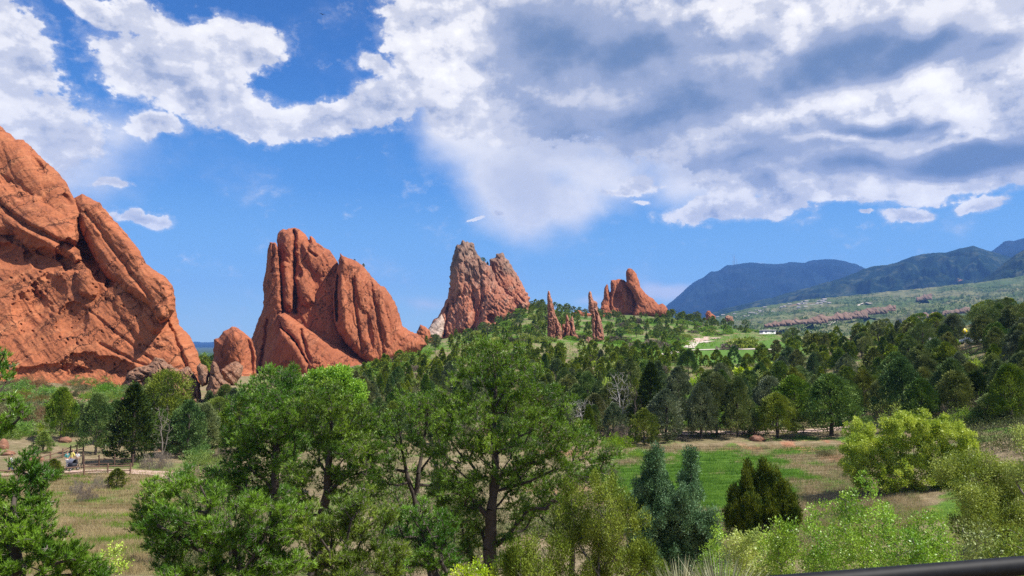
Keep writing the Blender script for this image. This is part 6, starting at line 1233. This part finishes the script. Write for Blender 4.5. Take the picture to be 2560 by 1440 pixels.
bsh = sorted([e for e in PLACED if e[1] not in ('cone', 'broad', 'oval', 'pine')], key=app, reverse=True); nb = sum(1 for o in bpy.data.objects if o.name.startswith(('scrub_bush', 'dry_stems')) and o.get('label'))
rb = bsh[285 - nb:]; groups = {}
for e in rb:
    o = e[0]; me = o.data; n_ = len(me.vertices); co = np.empty(n_ * 3, np.float32); me.vertices.foreach_get('co', co); co = co.reshape(-1, 3) * np.array(o.scale); lp = np.empty(len(me.loops), np.int32); me.loops.foreach_get('vertex_index', lp)
    ca, sa = math.cos(o.rotation_euler.z), math.sin(o.rotation_euler.z); mt = me.materials[0]; V = np.stack([co[:, 0] * ca - co[:, 1] * sa, co[:, 0] * sa + co[:, 1] * ca, co[:, 2]], -1) + np.array(o.location)
    ms = groups.setdefault('m', []); k = ms.index(mt) if mt in ms else (ms.append(mt) or len(ms) - 1); groups.setdefault('p', []).append((V, lp.reshape(-1, 4), k)); bpy.data.objects.remove(o)
if rb: tag(mesh_obj('scrub_thicket', groups['p'], mats=groups['m']), 'small far bushes merging into scrub between the trees', 'undergrowth', kind='stuff')
rest = rest + rb
kept = {id(e) for e in rest}; PLACED = [e for e in PLACED if id(e) not in kept]

# ------------------------------------------------------------------ labels for the remaining trees and bushes: kind, landmark, order from the left
ORD = ['first','second','third','fourth','fifth','sixth','seventh','eighth','ninth','tenth','eleventh','twelfth','thirteenth','fourteenth','fifteenth','sixteenth','seventeenth','eighteenth','nineteenth','twentieth']
LM = [(-400, 'huge red cliff'), (620, 'dome rock'), (860, 'central rock'), (1010, 'red boulders'), (1180, 'grey peaks'), (1385, 'tallest spire'), (1500, 'stout spire'), (1590, 'castle-like rock'), (1740, 'path junction'), (1870, 'olive thicket'), (2020, 'foothill outcrops'), (2170, 'meadow bush'), (2300, 'mountain saddle'), (2412, 'diamond sign'), (2520, 'right edge')]
KW = {'cone': 'pointed juniper', 'broad': 'broad juniper', 'oval': 'oval juniper', 'pine': 'open pine', 'oak': 'green oak bush', 'sage': 'dull bush', 'rust': 'russet bush', 'grey': 'leafless bush', 'oliv': 'olive bush', 'yel': 'lime bush'}
ZW = {'row': 'in front row past the meadow', 'leftrow': 'beyond the left path', 'A': 'in the right wood', 'B': 'in the upper wood', 'C': 'on the valley floor', 'D': 'on the far hillside', 'R': 'on the ridge line', 'G': 'at the rock foot', 'L': 'on the low plain', 'b_hill': 'on the far hillside', 'b_valley': 'on the valley floor', 'b_right': 'in the right wood', 'b_base': 'below the rocks', 'b_behind': 'behind the pines', 'b_left': 'on the cliff slope'}
GR = {}
for e in PLACED:
    lm = min(LM, key=lambda l: abs(l[0] - e[2]))[1] if e[2] > 480 else 'huge red cliff'
    near = ''
    if e[4] in ('A', 'B', 'C', 'D'): near = 'nearer ' if e[3] < {'A': 130, 'B': 200, 'C': 200, 'D': 420}[e[4]] else 'farther '
    GR.setdefault((near, KW[e[1]], ZW[e[4]], lm), []).append(e)
for (near, kw, zw, lm), es in GR.items():
    es.sort(key=lambda e: e[2])
    for i, e in enumerate(es):
        o_ = '' if len(es) == 1 else (ORD[min(i, 19)] + ' from left, ')
        e[0]['label'] = f'{near}{kw}, {o_}{zw}, under the {lm}' if lm not in ('right edge', 'path junction', 'olive thicket', 'meadow bush') else f'{near}{kw}, {o_}{zw}, by the {lm}'
        e[0]['group'] = {'pine': 'scattered pines', 'cone': 'junipers of the valley', 'broad': 'junipers of the valley', 'oval': 'junipers of the valley'}.get(e[1], 'bushes of the valley and slopes')

# ------------------------------------------------------------------ haze
hz_, n, out = new_mat('haze_air'); pv = n.new('ShaderNodeVolumePrincipled'); pv.inputs['Density'].default_value = HAZE = 6.4e-5
pv.inputs['Color'].default_value = (.17, .41, 1.0, 1); pv.inputs['Anisotropy'].default_value = 0.0; n.l.new(pv.outputs[0], out.inputs['Volume'])
X0, Xm, Y0_, Ym, Zl, Zh = -17000, 17000, -17000, 17000, -330, 1400
V = np.array([(x, y, z) for z in (Zl, Zh) for y in (Y0_, Ym) for x in (X0, Xm)], float)
hz = mesh_obj('haze', [(V, np.array([(0,2,3,1),(4,5,7,6),(0,1,5,4),(2,6,7,3),(0,4,6,2),(1,3,7,5)]))], hz_); tag(hz, 'thin blue air haze filling the valley', 'haze', kind='stuff')
